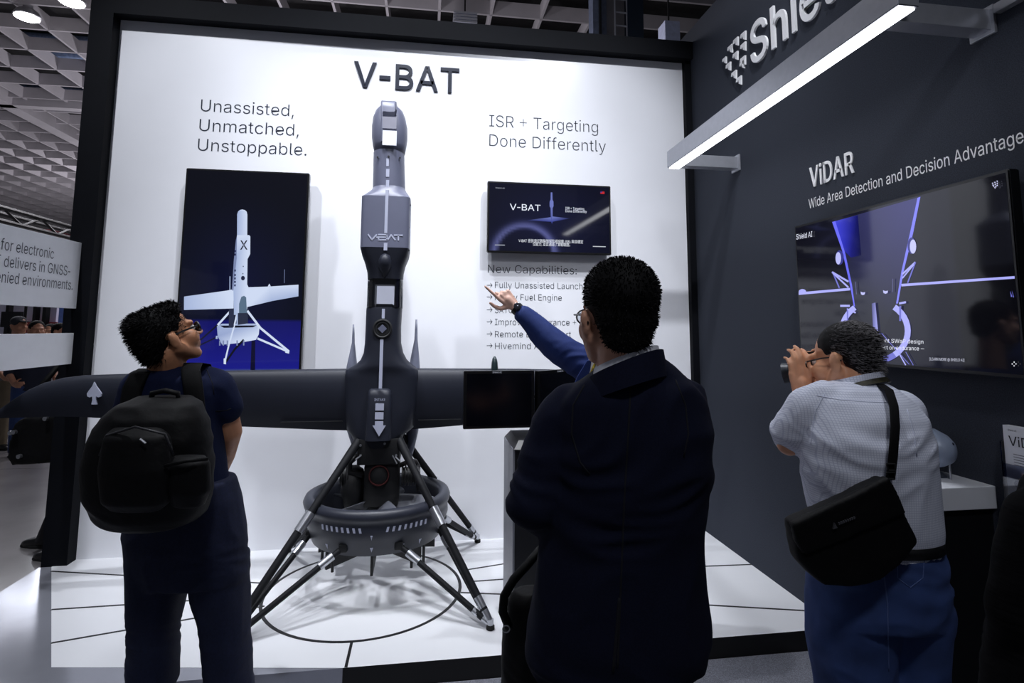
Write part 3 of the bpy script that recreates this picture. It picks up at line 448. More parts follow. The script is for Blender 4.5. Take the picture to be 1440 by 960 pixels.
# shield emblem: small flags in a shield outline
for cx, cy, s in [(1047,52,1),(1036.5,60,1),(1047,67,1),(1028.5,70,1),(1036,80,1),(1046.5,86.5,1),(1020.5,86,.8),(1026,95,1),(1044.5,93.5,0),(1034,106.5,1),(1041,114.5,1),(1045.5,92,.9)]:
    if not s: continue
    c = PX(cx, cy, 0); k = .060*s
    P2 = [(-.5, .5), (.5, .5), (.42, -.55), (-.02, -.25), (.0, .12), (-.62, .12)]
    obj('emblem_mark', prism(NB(), [(-.0002, c.y-x*k*.95, c.z+y*k) for x, y in P2], (-.012, 0, 0)), wl, wall_right)

# ---- hall ceiling: waffle grid of thin beams
grid_m = M('pale_grey_ceiling_beam', (176, 172, 176), .7, var=.06, scale=2)
slab_m = M('dark_roof_deck', (20, 19, 21), .9, var=.4, scale=.8, bump=.3, bscale=3, bdist=.1)
ceil = rect((-70, 3, 9.75), (30, 75, 9.9), slab_m, 'ceiling')
mx = box(NB(), (-70, -.03, 9.0), (6, .03, 9.36)); my = box(NB(), (-.03, 5, 9.0), (.03, 70, 9.36))
MX = bpy.data.meshes.new('beam'); mx.to_mesh(MX); MX.materials.append(grid_m)
MY = bpy.data.meshes.new('beam'); my.to_mesh(MY); MY.materials.append(grid_m)
for k in range(-2, 48):
    o = bpy.data.objects.new('beam', MX); COL.objects.link(o); o.parent = ceil; o.location = (0, 8.55+1.22*k, 0)
for k in range(-46, 3):
    o = bpy.data.objects.new('beam', MY); COL.objects.link(o); o.parent = ceil; o.location = (-.72+1.22*k, 0, 0)
y0 = PZ(60, 150, 8.8).y
obj('main_beam', box(NB(), (-70, y0, 8.8), (6, y0+.3, 9.4)), grid_m, ceil)
x0 = PZ(60, 176, 8.8).x
obj('main_beam', box(NB(), (x0-.25, 5, 8.8), (x0+.25, 70, 9.4)), grid_m, ceil)
duct_m = M('galvanised_duct', (150, 170, 205), .35, metal=.6, var=.2)
for px, py in [(92, 56), (125, 78), (10, 122), (82, 125)]:
    p = PZ(px, py, 9.6); obj('duct', tube(NB(), [(p.x-1.2, p.y, 9.58), (p.x+1.2, p.y, 9.58)], .16, 12), duct_m, ceil, 40)

# ================================================================== the drone
YD = -.62
skin_g = M('drone_satin_graphite', (98, 101, 120), .42, var=.06, scale=6, bump=.04, bscale=300, bdist=.0005)
skin_d = M('drone_graphite_shaded', (31, 34, 45), .5, spec=.35, var=.08, scale=6)  # same graphite darkened: weaker light on wing and lower body put into colour
skin_b = M('drone_black_composite', (14, 15, 18), .55, var=.15)
mark_m = M('drone_pale_marking', (176, 180, 200), .5, var=.03)
steel = M('brushed_steel', (190, 192, 198), .3, metal=.9, var=.1)
rubber = M('black_rubber', (16, 16, 17), .8)
DX = (PY(545, 300, YD).x+PY(538, 460, YD).x)/2
drone = thing('drone', 'tall black tail-sitter drone standing on four splayed legs over a ring marking', 'drone', (DX, YD, .1))
def bsec(y, xl, xr, b, e=2.0):
    a, c = PY(xl, y, YD), PY(xr, y, YD); return ((a+c)/2, V3(((c.x-a.x)/2, 0, 0)), V3((0, b, 0)), e)
obj('nose_dome', loft(NB(), [bsec(149.5, 540, 555, .05), bsec(152, 534, 561, .075), bsec(158, 528.5, 567, .095, 2.1), bsec(167, 525, 570.5, .108, 2.2), bsec(180, 523.2, 573, .115, 2.3),
    bsec(196, 523, 573, .115, 2.3), bsec(206, 524.2, 571.5, .112, 2.2), bsec(216, 526.5, 569.5, .103, 2.1)], 40), skin_g, drone, True)
nb = obj('neck_section', loft(NB(), [bsec(216, 525.3, 568.7, .106), bsec(240, 524.8, 569.2, .107), bsec(268, 524.3, 570, .108)], 40), skin_g, drone, 60)
obj('shoulder_fairing', loft(NB(), [bsec(266, 524.3, 570, .108, 2.1), bsec(270, 522.5, 571.5, .112, 2.3), bsec(276, 516, 575.5, .13, 3), bsec(281, 512, 577.8, .142, 5), bsec(283, 511.5, 578, .144, 7)], 40), skin_g, drone, 60)
bay = obj('equipment_bay', loft(NB(), [bsec(282.5, 511.2, 578, .145, 8), bsec(318, 510, 577, .145, 8), bsec(352, 509, 576.3, .145, 8)], 48), skin_g, drone, 50)
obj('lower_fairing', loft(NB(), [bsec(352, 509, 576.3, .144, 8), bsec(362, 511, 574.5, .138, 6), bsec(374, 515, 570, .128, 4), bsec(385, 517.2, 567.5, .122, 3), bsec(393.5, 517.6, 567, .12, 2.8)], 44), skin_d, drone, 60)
# clear payload window with its lit sensor box
obj('payload_window', loft(NB(), [bsec(393.5, 518, 567, .118, 4), bsec(433, 516.6, 565.5, .118, 4)], 40, cap=False), GL('clear_acrylic', (.86, .87, .92), .05), drone, 60)
def fb(xl, y0, xr, y1, Yf, th): 
    a, b = PY(xl, y0, Yf), PY(xr, y1, Yf); return box(NB(), (a.x, Yf, b.z), (b.x, Yf+th, a.z), .004)
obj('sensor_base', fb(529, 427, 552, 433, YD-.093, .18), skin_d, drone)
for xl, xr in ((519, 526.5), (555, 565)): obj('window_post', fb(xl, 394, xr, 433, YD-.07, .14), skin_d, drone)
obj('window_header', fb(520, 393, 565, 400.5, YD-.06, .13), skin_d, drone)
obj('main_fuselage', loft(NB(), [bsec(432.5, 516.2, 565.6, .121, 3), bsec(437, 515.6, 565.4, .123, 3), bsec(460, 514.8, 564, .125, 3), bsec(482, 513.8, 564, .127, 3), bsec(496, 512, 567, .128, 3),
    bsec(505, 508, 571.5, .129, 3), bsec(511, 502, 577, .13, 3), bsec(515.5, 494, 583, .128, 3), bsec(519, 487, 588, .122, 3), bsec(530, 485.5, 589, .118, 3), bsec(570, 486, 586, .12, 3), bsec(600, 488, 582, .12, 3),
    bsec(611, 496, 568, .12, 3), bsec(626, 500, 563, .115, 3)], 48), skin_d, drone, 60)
# nose camera window
gp = M('smoked_pane', (150, 150, 162), .12, var=.05); wp = M('painted_reflection_pane', (240, 242, 250), .25, var=.02)  # white of the lowest pane imitates light reflected off it
nw = obj('nose_window', loft(NB(), [bsec(y, 536.8, 558.6, b, 9) for y, b in ((149, .085), (152, .10), (160, .114), (207, .121))], 32), skin_g, drone, 50)
for y0, y1, m in ((151, 162.5, GL('nose_glass', (.72, .73, .78), .12)), (163.5, 181, gp), (183, 204.5, wp)):
    a, b = PY(538.2, y0, YD-.125), PY(557.4, y1, YD-.125); t0 = .018 if y0 < 155 else 0
    obj('pane', hexa(NB(), [(a.x, YD-.125, b.z), (b.x, YD-.125, b.z), (b.x, YD-.115, b.z), (a.x, YD-.115, b.z), (a.x, YD-.125+t0, a.z), (b.x, YD-.125+t0, a.z), (b.x, YD-.115+t0, a.z), (a.x, YD-.115+t0, a.z)]), m, nw)
# teardrop blister, round port, stripes
c = PY(541.5, 372, YD-.135); b0 = PY(541.5, 391, YD-.13)
obj('blister', loft(NB(), [(PY(541.8, 356.5, YD-.135), V3((.008, 0, 0)), V3((0, .012, 0)), 2), (PY(541.8, 359, YD-.135), V3((.026, 0, 0)), V3((0, .03, 0)), 2), (PY(541.5, 366, YD-.137), V3((.039, 0, 0)), V3((0, .044, 0)), 2),
    (PY(541.3, 374, YD-.132), V3((.038, 0, 0)), V3((0, .04, 0)), 2), (PY(541, 384, YD-.122), V3((.022, 0, 0)), V3((0, .026, 0)), 2), (PY(540.6, 391.5, YD-.118), V3((.004, 0, 0)), V3((0, .006, 0)), 2)], 20), skin_d, drone, True)
c = PY(537.8, 462, YD-.125)
pt = obj('round_port', lathe(NB(), [(.058, 0), (.058, .008), (.05, .011), (.044, .008), (.044, .004)], c, 32, (0, -1, 0)), skin_b, drone, 30)
k = .026; obj('port_cap', prism(NB(), [c+V3((k, -.004, 0)), c+V3((0, -.004, k)), c+V3((-k, -.004, 0)), c+V3((0, -.004, -k))], (0, -.006, 0)), skin_g, pt)
obj('port_ring', lathe(NB(), [(.034, .004), (.040, .004), (.040, .009), (.034, .009)], c, 28, (0, -1, 0), close=True), skin_b, pt)
def decal(pts, Yf, m=mark_m, parent=drone, name='stripe', th=.002): 
    return obj(name, prism(NB(), [PY(x, y, Yf) for x, y in pts], (0, th, 0)), m, parent)
def qd(x0, x1, y0, y1, Yf, sl=-.03, **k): 
    s = sl*(y1-y0); return decal([(x0, y0), (x1, y0), (x1+s, y1), (x0+s, y1)], Yf, **k)
qd(543.4, 547, 222.5, 233.5, YD-.1085); qd(543, 547.6, 237.5, 248.5, YD-.109)
decal([(542.9, 253), (547.3, 253), (546.8, 267), (542.3, 267)], YD-.1105); decal([(542.3, 267), (546.8, 267), (546, 282), (541.7, 282)], YD-.1465, th=.037); qd(541.7, 546, 282, 327.5, YD-.147)
qd(539.8, 544.8, 341.5, 352, YD-.147); qd(537.2, 541.3, 434, 447.5, YD-.1275); qd(534.6, 539.2, 477, 546, YD-.1305)
# logo strokes on the bay
bm = NB()
for pts in [[(517.8,329.5),(523,336.8),(529.6,329.8)], [(529.5,333.3),(543.6,333.3)], [(532.3,329.7),(544,329.7),(544.2,337.1),(532.3,337.1),(532.3,334.9)], [(545,337.2),(550,330),(555.8,337.2)], [(554.4,330.4),(565.8,330.6)], [(560.3,330.6),(560.2,337.6)]]:
    for (xa, ya), (xb, yb) in zip(pts, pts[1:]):
        A, B = PY(xa, ya, YD-.147), PY(xb, yb, YD-.147); d = (B-A).normalized(); s = V3((-d.z, 0, d.x))*.0042; A -= d*.002; B += d*.002
        prism(bm, [A+s, B+s, B-s, A-s], (0, .002, 0))
obj('logo_lettering', bm, mark_m, drone)
# little screws
for x, y, b in ((512.2,285.5,.1),(576.5,288.5,.1),(511,317,.1),(575,320,.1),(510.3,350,.1),(574.5,352,.1),(531,221,.09),(562.5,222,.085),(546.5,220,.11),(528,283,.14),(562,284.5,.14)):
    p = PY(x, y, YD-b); obj('screw', lathe(NB(), [(.006, -.004), (.006, .004)], p, 8, (0, -1, 0)), skin_b, drone)
# wings
wing_px = [(1, 574, 588), (20, 561, 587.3), (40, 548, 586.8), (62, 538, 586), (90, 531, 585.5), (120, 527.3, 586), (230, 523.5, 592.5), (333, 520.5, 599), (470, 518.3, 604.5), (540, 517.5, 606)]
sec = []
for x, yt, yb in wing_px:
    a, b = PY(x, yt, YD), PY(x, yb, YD); sec.append((a.x-DX, a.z, b.z))
def airfoil(bm, secs):
    rings = []
    for x, zt, zb in secs:
        ch = zt-zb; th = min(.105, .26*ch); r = []
        prof = [0, .012, .05, .12, .22, .35, .5, .65, .8, .92, 1]
        def t(u): return 5*th*(.2969*math.sqrt(u)-.126*u-.3516*u*u+.2843*u**3-.1015*u**4)/1.0
        for u in prof: r.append((DX+x, YD-t(u)*.95-.006*math.sin(PI*u), zt-ch*u))
        for u in prof[-2:0:-1]: r.append((DX+x, YD+t(u)*.8, zt-ch*u))
        rings.append([bm.verts.new(p) for p in r])
    n = len(rings[0])
    for a, b in zip(rings, rings[1:]):
        for k in range(n): bm.faces.new((a[k], a[(k+1)%n], b[(k+1)%n], b[k]))
    bm.faces.new(rings[0]); bm.faces.new(rings[-1]); return bm
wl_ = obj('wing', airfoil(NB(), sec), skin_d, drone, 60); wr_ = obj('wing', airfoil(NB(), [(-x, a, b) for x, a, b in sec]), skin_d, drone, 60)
# aileron seams and the spade mark
for x0, x1, w in ((395, 482, wl_), (588, 648, wr_)):
    a, b = PY(x0, 590.5, YD-.028), PY(x1, 588.5 if x0 > 500 else 592, YD-.028)
    obj('aileron_seam', box(NB(), (a.x, YD-.036, min(a.z, b.z)-.0015), (b.x, YD-.02, min(a.z, b.z)+.0015)), skin_b, w)
sp = [(132, 537), (134.5, 542.5), (139.5, 549), (142.3, 553.5), (141.5, 557.3), (138, 558.6), (134.8, 556.8), (134.4, 562), (135.8, 568.5), (128.3, 568.5), (129.8, 562), (129.4, 556.8), (126, 558.6), (122.8, 557.3), (122, 553.5), (124.8, 549), (129.8, 542.5)]
decal(sp, YD-.056, parent=wl_, name='spade_marking', th=.012)
# tip antenna blade on the wing, spindle booms behind it
p = PY(695.5, 525, YD-.01)
obj('blade_antenna', loft(NB(), [(PY(695.5, y, YD-.01), V3((w*mpp(3.66), 0, 0)), V3((0, w*.006, 0)), 2) for y, w in ((530, 4.6), (518, 4.8), (510, 4.3), (504, 3), (501, 1.2))], 14), M('green_black_plastic', (28, 42, 46), .35), drone, True)
for pts in ([(497,456,1),(497,470,1.6),(496.8,482,2),(496,497,4.2),(495,515,7),(494.5,545,9.3),(495.5,580,9.4),(497,605,8),(500,625,5),(504,645,1)], [(585.5,449,1.2),(585.3,463,1.8),(585,478,2.3),(584,496,5),(583,514,7.3),(581,545,9.8),(580,580,10),(579.5,605,8.5),(577.5,630,5),(574,655,1.2)]):
    bm = NB(); tube(bm, [PY(x, y, YD+.12) for x, y, r in pts], [r*mpp(3.75) for x, y, r in pts], 14)
    obj('spindle_boom', bm, M('boom_satin_grey', (120, 124, 142), .35), drone, True)
# intake fairing on the belly with arrow marks
def isec(y, xl, xr, d, e=4):
    a, b = PY(xl, y, YD-.14), PY(xr, y, YD-.14); return (V3(((a.x+b.x)/2, YD-.10, a.z)), V3(((b.x-a.x)/2, 0, 0)), V3((0, d, 0)), e)
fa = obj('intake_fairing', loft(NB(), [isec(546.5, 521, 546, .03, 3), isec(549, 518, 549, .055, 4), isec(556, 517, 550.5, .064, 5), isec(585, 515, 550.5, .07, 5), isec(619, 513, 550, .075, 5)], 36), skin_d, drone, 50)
qd(528, 540, 567, 577, YD-.176, parent=fa); qd(527.4, 539.4, 579.5, 589.5, YD-.178, parent=fa)
decal([(527.2, 592), (539, 592), (538.8, 598), (542.6, 598), (533, 613.5), (523.8, 598), (527.2, 598)], YD-.180, parent=fa, name='arrow_marking')
a = PY(526.5, 563.5, YD-.173)
lettering('lettering', 'INTAKE', a+V3((0, -.004, 0)), XR, UP, .014, mark_m, fa, .062, .002, .001)
# engine bay below the fuselage
zt = PY(535, 622, YD-.1).z
def PB(x, y, Yo=0): return PY(x, y, YD+Yo)
a, b = PB(503, 622, -.1), PB(562, 652, -.1)
eb = obj('engine_mount', box(NB(), (a.x, YD-.115, b.z), (b.x, YD+.1, a.z+.02), .008), skin_b, drone, 40)
for x, y in ((507, 640), (557, 640), (541, 623.5), (507, 626)): obj('bolt', lathe(NB(), [(.007, -.002), (.007, .006)], PB(x, y, -.115), 8, (0, -1, 0)), steel, eb)
a, b = PB(512, 652, -.08), PB(560, 712, -.08)
cr_ = obj('crankcase', box(NB(), (a.x, YD-.09, b.z), (b.x, YD+.09, a.z), .02), skin_b, drone, 40)
obj('starter_ring', lathe(NB(), [(.052, 0), (.058, 0), (.058, .012), (.052, .012)], PB(533, 668, -.1), 28, (0, -1, 0), close=True), M('dark_red_anodised', (58, 16, 16), .5), cr_, 40)
obj('pulley', lathe(NB(), [(.05, 0), (.05, .012), (.02, .02)], PB(533, 668, -.09), 28, (0, -1, 0)), skin_b, cr_, 40)
for sx, x0 in ((-1, 505), (1, 565)):
    p = PB(x0, 668); cy = obj('cylinder_head', lathe(NB(), sum([[(.06, .018*i), (.06, .018*i+.008), (.045, .018*i+.009), (.045, .018*i+.017)] for i in range(6)], []), (p.x, YD, p.z), 24, (sx, 0, 0)), skin_b, drone, 30)
obj('exhaust_pipe', tube(NB(), [PB(560, 655, -.03), PB(577, 648, -.03), PB(584, 648, .0), PB(588, 656, .02), PB(588, 690, .03)], .014, 10), M('heat_stained_steel', (60, 58, 60), .4, metal=.7), drone, True)
obj('intake_hose', tube(NB(), [PB(503, 640, -.06), PB(492, 650, -.06), PB(492, 664, -.05), PB(510, 668, -.06)], .016, 10), skin_b, drone, True)
obj('silencer', loft(NB(), [(PB(497, y), V3((r, 0, 0)), V3((0, r, 0)), 2) for y, r in ((655, .03), (660, .06), (690, .075), (715, .05), (722, .02))], 18), skin_b, drone, True)
for x0, y0, x1, y1 in ((508, 640, 500, 646), (556, 642, 562, 648), (552, 640, 558, 652)): obj('linkage', tube(NB(), [PB(x0, y0, -.13), PB(x1, y1, -.135)], .004, 6), steel, drone)
# duct, propeller, vanes
ZL = PY(530, 696, YD).z; RL = (PY(633, 695, YD).x-PY(428.5, 695, YD).x)/2
zb = PY(530, 781, YD-RL*.86).z
duct = obj('fan_duct', lathe(NB(), [(RL-.006, ZL-.022), (RL-.017, ZL-.034), (RL*.967, ZL-.05), (RL*.972, ZL-.09), (RL*.94, (ZL+zb)/2-.02), (RL*.87, zb), (RL*.84, zb+.003), (RL*.83, (ZL+zb)/2), (RL-.068, ZL-.04), (RL-.068, ZL+.0), (RL-.058, ZL+.024),
    (RL-.034, ZL+.034), (RL-.01, ZL+.024), (RL, ZL+.0)], (DX, YD, 0), 64, close=True), M('duct_satin_graphite', (42, 45, 56), .42, var=.07), drone, 60)
hub_z = ZL-.065
obj('propeller_hub', lathe(NB(), [(.02, .10), (.05, .08), (.065, .0), (.06, -.08), (.03, -.12)], (DX, YD, hub_z), 24), skin_b, drone, 40)
for k in range(5):
    t = 2*PI*k/5+3.75; d = V3((math.cos(t), math.sin(t), 0)); s = V3((-d.y, d.x, 0)); bm = NB()
    loft(bm, [(V3((DX, YD, hub_z+.02))+d*r, (s*math.cos(tw)+UP*math.sin(tw))*w, (UP*math.cos(tw)-s*math.sin(tw))*.006, 2) for r, w, tw in ((.05, .03, 1.0), (.12, .055, .8), (.22, .06, .55), (.32, .045, .4), (RL*.8, .03, .3))], 14)
    obj('propeller_blade', bm, M('blade_grey', (88, 90, 98), .3), drone, True)
for k in range(3):
    t = 2*PI*k/3+.5; obj('duct_strut', tube(NB(), [(DX, YD, zb+.06), (DX+math.cos(t)*RL*.83, YD+math.sin(t)*RL*.83, zb+.06)], .012, 8), skin_b, drone)
for az in (-PI/2, -PI/2-.85, -PI/2+.85, PI/2, PI/2-.85, PI/2+.85, .1, PI-.1):
    t = az; d = V3((math.cos(t), math.sin(t), 0)); s = V3((-d.y, d.x, 0))*.007; o_ = V3((DX, YD, 0))
    pl = [o_+d*.07+UP*(zb+.05), o_+d*RL*.80+UP*(zb+.03), o_+d*RL*.80+UP*(zb-.112), o_+d*.12+UP*(zb-.096)]
    obj('control_vane', prism(NB(), [p-s for p in pl], s*2), skin_b, drone)
for az in (-2.45, -2.2, -.95, -.7): 
    p = V3((DX+math.cos(az)*RL*.84, YD+math.sin(az)*RL*.84, 0)); obj('vane_pushrod', tube(NB(), [p+UP*(zb+.1), p+UP*(zb-.1)], .008, 8), skin_b, drone)
# marks on the duct: patches that hug its wall
def dpatch(t0, t1, z0, z1, R0, R1, shear=0, tri=False):
    P = []
    def q(t, z, R): return V3((DX+math.cos(t)*R, YD+math.sin(t)*R, z))
    if tri: return [q(t0, z1, R1), q(t1, z1, R1), q((t0+t1)/2, z0, R0)]
    return [q(t0+shear, z1, R1), q(t1+shear, z1, R1), q(t1, z0, R0), q(t0, z0, R0)]
def wallR(z): 
    z1, r1, z2, r2, z3, r3 = ZL-.09, RL*.97, (ZL+zb)/2-.02, RL*.94, zb, RL*.87
    return (r1+(r2-r1)*(z-z1)/(z2-z1) if z > z2 else r2+(r3-r2)*(z-z2)/(z3-z2))+.002
def dmark(name, pts): 
    c = V3((DX, YD, pts[0].z)); n = (pts[0]-c).normalized(); obj(name, prism(NB(), pts, -n*.004), mark_m, duct)
z1, z0 = ZL-.052, ZL-.076
for i in range(8):
    for sgn, base in ((-1, -PI/2-.14), (1, -PI/2+.19)):
        t = base+sgn*i*.078 
        dmark('dash_mark', dpatch(t-.012, t+.016, z0, z1, RL*.978, RL*.976, .016 if sgn > 0 else -.016))
for t in (-2.25, -1.98, -PI/2, -1.14, -.86):
    z = zb+.035; dmark('triangle_mark', dpatch(t-.022, t+.022, z-.012, z+.014, wallR(z-.012), wallR(z+.014), tri=True))
z = ZL-.102; dmark('triangle_mark', dpatch(-PI/2-.012, -PI/2+.014, z-.014, z+.012, wallR(z-.014)+.003, wallR(z+.012)+.003, tri=True))
# legs: main strut, two braces, sleeves, foot
FEET = {'fl': (-2.985, -1.215), 'fr': (-1.738, -1.213), 'br': (-1.70, -.055), 'bl': (-2.97, -.055)}
carbon = M('carbon_tube', (20, 21, 25), .6, spec=.25, var=.2, scale=40)
for nm, (fx, fy) in FEET.items():
    sx = 1 if 'r' == nm[1] else -1; sy = -1 if nm[0] == 'f' else 1
    T = V3((DX+sx*.115, YD+sy*.09, PY(505, 620, YD-.1).z)); F = V3((fx, fy, .135)); az = math.atan2(fy-YD, fx-DX)
    d = (F-T).normalized()
    lg = obj('leg', tube(NB(), [T, T+d*.2, F-d*.06], [.026, .022, .019], 14), carbon, drone, 40)
    L = (F-T).length
    tc = (ZL+.03-T.z)/d.z
    obj('sleeve', tube(NB(), [T+d*(tc-.02), T+d*(tc+.03), T+d*(tc+.035), T+d*(tc+.14)], [.014, .014, .027, .026], 14), steel, lg, 40)
    for da in (-.42, .42):
        B = V3((DX+math.cos(az+da)*RL*.90, YD+math.sin(az+da)*RL*.90, zb+.045)); e = (F-B).normalized(); Fo = F+V3((0, 0, -.012))
        br = obj('brace', tube(NB(), [B, Fo-e*.05], .0155, 12), carbon, drone, 40)
        obj('brace_sleeve', tube(NB(), [B+e*.02, B+e*.06, B+e*.062, B+e*.14], [.011, .011, .021, .020], 12), steel, br, 40)
        obj('brace_mount', box(NB(), B-V3((.022, .022, .02)), B+V3((.022, .022, .02)), .006), skin_b, br, 40)
        obj('brace_tip', tube(NB(), [Fo-e*.11, Fo-e*.01], [.017, .012], 12), steel, br, 40)
    obj('leg_tip', tube(NB(), [F-d*.13, F-d*.03, F+d*.0], [.0205, .018, .015], 14), steel, lg, 40)
    bm = NB(); tube(bm, [(fx, fy, .15), (fx, fy, .122)], .016, 12)
    obj('ankle', bm, steel, lg, 40)
    obj('foot', lathe(NB(), [(.017, .1), (.021, .103), (.021, .118), (.017, .124)], (fx, fy, 0), 14), rubber, lg, 40)

# ================================================================== screens on the walls
bezel = M('black_bezel_plastic', (12, 12, 14), .3, var=.05)
def tv_quad(name, label, tl, tr, br, bl, th, n_in, inset=.012):
    """a flat panel: corners of its front face, thickness th into the wall along n_in"""
    tl, tr, br, bl = map(V3, (tl, tr, br, bl)); n_in = V3(n_in)
    t = thing(name, label, 'screen', (bl+br)/2)
    obj('housing', hexa(NB(), [bl, br, br+n_in*th, bl+n_in*th, tl, tr, tr+n_in*th, tl+n_in*th], .004), bezel, t, 40)
    c = (tl+br)/2; g = NB(); u = (tr-tl).normalized(); v = (tl-bl).normalized()
    box_c = c+n_in*(th+.0)
    w = (tr-tl).length*.25; h = (tl-bl).length*.25
    return t, [tl+u*inset-v*inset, tr-u*inset-v*inset, br-u*inset+v*inset, bl+u*inset+v*inset], c, u, v, w, h
def mount(t, c, u, v, w, h, th, n_in, gap):
    a = c+V3(n_in)*th; b = a+V3(n_in)*gap
    obj('wall_mount', hexa(NB(), [a-u*w-v*h, a+u*w-v*h, b+u*w-v*h, b-u*w-v*h, a-u*w+v*h, a+u*w+v*h, b+u*w+v*h, b-u*w+v*h]), bezel, t)
# -- portrait screen
YT = -.10
a = PY(262, 236.5, YT); b = PY(435, 243, YT); xl, xr, zt_ = a.x, b.x, (a.z+b.z)/2; zb_ = zt_-1.44
t, q, c, u, v, w, h = tv_quad('portrait_screen', 'tall portrait screen showing a white drone on the white wall', (xl, YT, zt_), (xr, YT, zt_), (xr, YT, zb_), (xl, YT, zb_), .05, (0, 1, 0))
mount(t, c, u, v, w, h, .05, (0, 1, 0), .0498)
def pxP(x, y):
    tp = 24+.036*(x-72); L = 76-.0621*(y-22); R = 619-.0412*(y-42); return (x-L)/(R-L), (y-tp)/(938-tp)
S = Screen(*q, px=pxP)
def bgP(u, v):
    if v < .735: k = v/.735; r = math.hypot(u-.45, (v-.55)*1.3); g = max(0, 1-r*1.6); return (3+4*g, 4+6*g+2*k, 12+26*g+8*k)
    if v > .96: return (70, 84, 120)
    k = (v-.735)/.23; return (16+8*k, 16+10*k, 96+34*k)
S.grid(bgP, 12, 68)
Wd, W2, W3 = (206, 218, 242), (164, 180, 216), (120, 132, 170)
dk = (18, 20, 34)
S.poly([(365, 780), (382, 780), (382, 925), (360, 925)], (8, 8, 40))
S.line([(210, 712), (130, 780), (40, 830)], 7, dk); S.line([(205, 765), (110, 808)], 6, dk)
S.poly([(262, 640), (352, 640), (345, 720), (268, 722)], (30, 36, 60))
S.poly([(208, 716), (212, 760), (232, 796), (300, 790), (385, 776), (398, 752), (401, 716), (380, 706), (230, 706)], [(150,165,205),(150,165,205),W2,Wd,Wd,Wd,Wd,W2,W2])
S.poly([(222, 714), (388, 714), (370, 722), (240, 724)], dk)
S.line([(300, 655), (285, 720), (262, 800), (245, 870)], 7, Wd); S.line([(330, 775), (290, 815), (250, 870)], 9, (10, 12, 26))
S.line([(345, 650), (405, 725), (535, 825)], 10, Wd); S.line([(392, 770), (530, 826)], 9, Wd); S.line([(265, 655), (212, 712)], 9, Wd)
S.poly([(240, 855), (252, 852), (250, 880), (240, 878)], Wd); S.poly([(522, 818), (540, 822), (538, 836), (520, 832)], Wd)
S.poly([(205, 758), (212, 758), (212, 772), (203, 770)], W2)
for x in (222, 238, 256, 300, 330): S.line([(x, 778), (x, 800)], 6, W3)
S.poly([(62, 588), (255, 562), (283, 556), (283, 640), (150, 644), (62, 646)], [W2, Wd, Wd, Wd, W2, W2])
S.poly([(345, 548), (445, 545), (580, 537), (580, 588), (460, 608), (345, 634)], [Wd, Wd, Wd, W2, W2, Wd])
S.poly([(438, 545), (445, 532), (452, 544)], Wd); S.line([(515, 470), (514, 530)], 2, W3); S.line([(266, 500), (266, 560)], 4, W2)
S.poly([(297, 225), (301, 212), (310, 205), (320, 203), (332, 206), (340, 213), (343, 226), (343, 318), (297, 320)], [W2, W2, W2, Wd, Wd, Wd, Wd, Wd, W2])
S.poly([(297, 318), (300, 560), (275, 562), (283, 430), (292, 340)], W3)
S.poly([(297, 318), (352, 318), (357, 324), (357, 402), (345, 424), (344, 535), (352, 552), (345, 640), (338, 668), (285, 668), (282, 556), (296, 420)], [Wd]*9+[W2]*3)
S.poly([(318, 590), (330, 585), (340, 592), (344, 660), (330, 690), (308, 680), (308, 620)], (88, 110, 132)); S.poly([(262, 645), (285, 640), (285, 720), (262, 722)], (40, 46, 70))
S.poly([(300, 660), (345, 660), (350, 705), (300, 712)], (40, 46, 66)); S.line([(300, 660), (300, 712)], 6, W2)
S.text('X', 311, 382, 40, (14, 16, 26), width=34, weight=.01)
S.poly([(325+9*math.cos(k*PI/8), 508+10*math.sin(k*PI/8)) for k in range(16)], (30, 34, 60))
S.poly([(324, 454), (328, 454), (328, 459), (324, 459)], (30, 34, 60)); S.poly([(323, 486), (327, 486), (327, 491), (323, 491)], (30, 34, 60))
for k, y in enumerate((385, 400, 470, 490, 505, 520, 535)): S.poly([(286, y), (293, y), (292.5, y+9), (285.5, y+9)], (36, 40, 76))
S.build('screen_picture', t)
# -- landscape screen
YT = -.10
a = PY(686, 254, YT); b = PY(858.5, 262, YT); c1 = PY(859, 357.5, YT); d1 = PY(686.5, 355, YT)
xl, xr, zt_, zb_ = a.x, b.x, (a.z+b.z)/2, (c1.z+d1.z)/2
t, q, c, u, v, w, h = tv_quad('landscape_screen', 'landscape screen with drone name and subtitles above the list on the white wall', (xl, YT, zt_), (xr, YT, zt_), (xr, YT, zb_), (xl, YT, zb_), .05, (0, 1, 0))
mount(t, c, u, v, w, h, .05, (0, 1, 0), .0498)
def pxL(x, y): return (x-66)/622, (y-62-.028*(x-66))/358
S = Screen(*q, px=pxL)
def bgL(u, v):
    r = math.hypot((u-.29)*1.75, v-1.05); g = math.exp(-((r-.42)/.07)**2)*.9 if r > .42 else math.exp(-((r-.42)/.035)**2)*.9
    g2 = max(0, 1-math.hypot((u-.5)*1.2, (v-.55))*1.5)*.4; g3 = max(0, v-.6)*(1-u)*.5 if r > .42 else 0
    return (9+g*78+g2*16+g3*40, 11+g*80+g2*18+g3*42, 28+g*110+g2*50+g3*80)
S.grid(bgL, 44, 30)
bl1, bl2 = (110, 120, 190), (60, 70, 150)
S.poly([(380, 110), (388, 110), (389, 150), (394, 160), (394, 185), (389, 195), (389, 240), (480, 250), (389, 268), (386, 280), (382, 268), (250, 262), (380, 244), (379, 195), (374, 185), (374, 160), (379, 150)], [bl1]*7+[(24,28,70)]+[bl2]*3+[(24,28,70)]+[bl1]*5)
S.text('V-BAT', 170, 206, 33, (230, 236, 250), width=157, weight=.004, slope=.035)
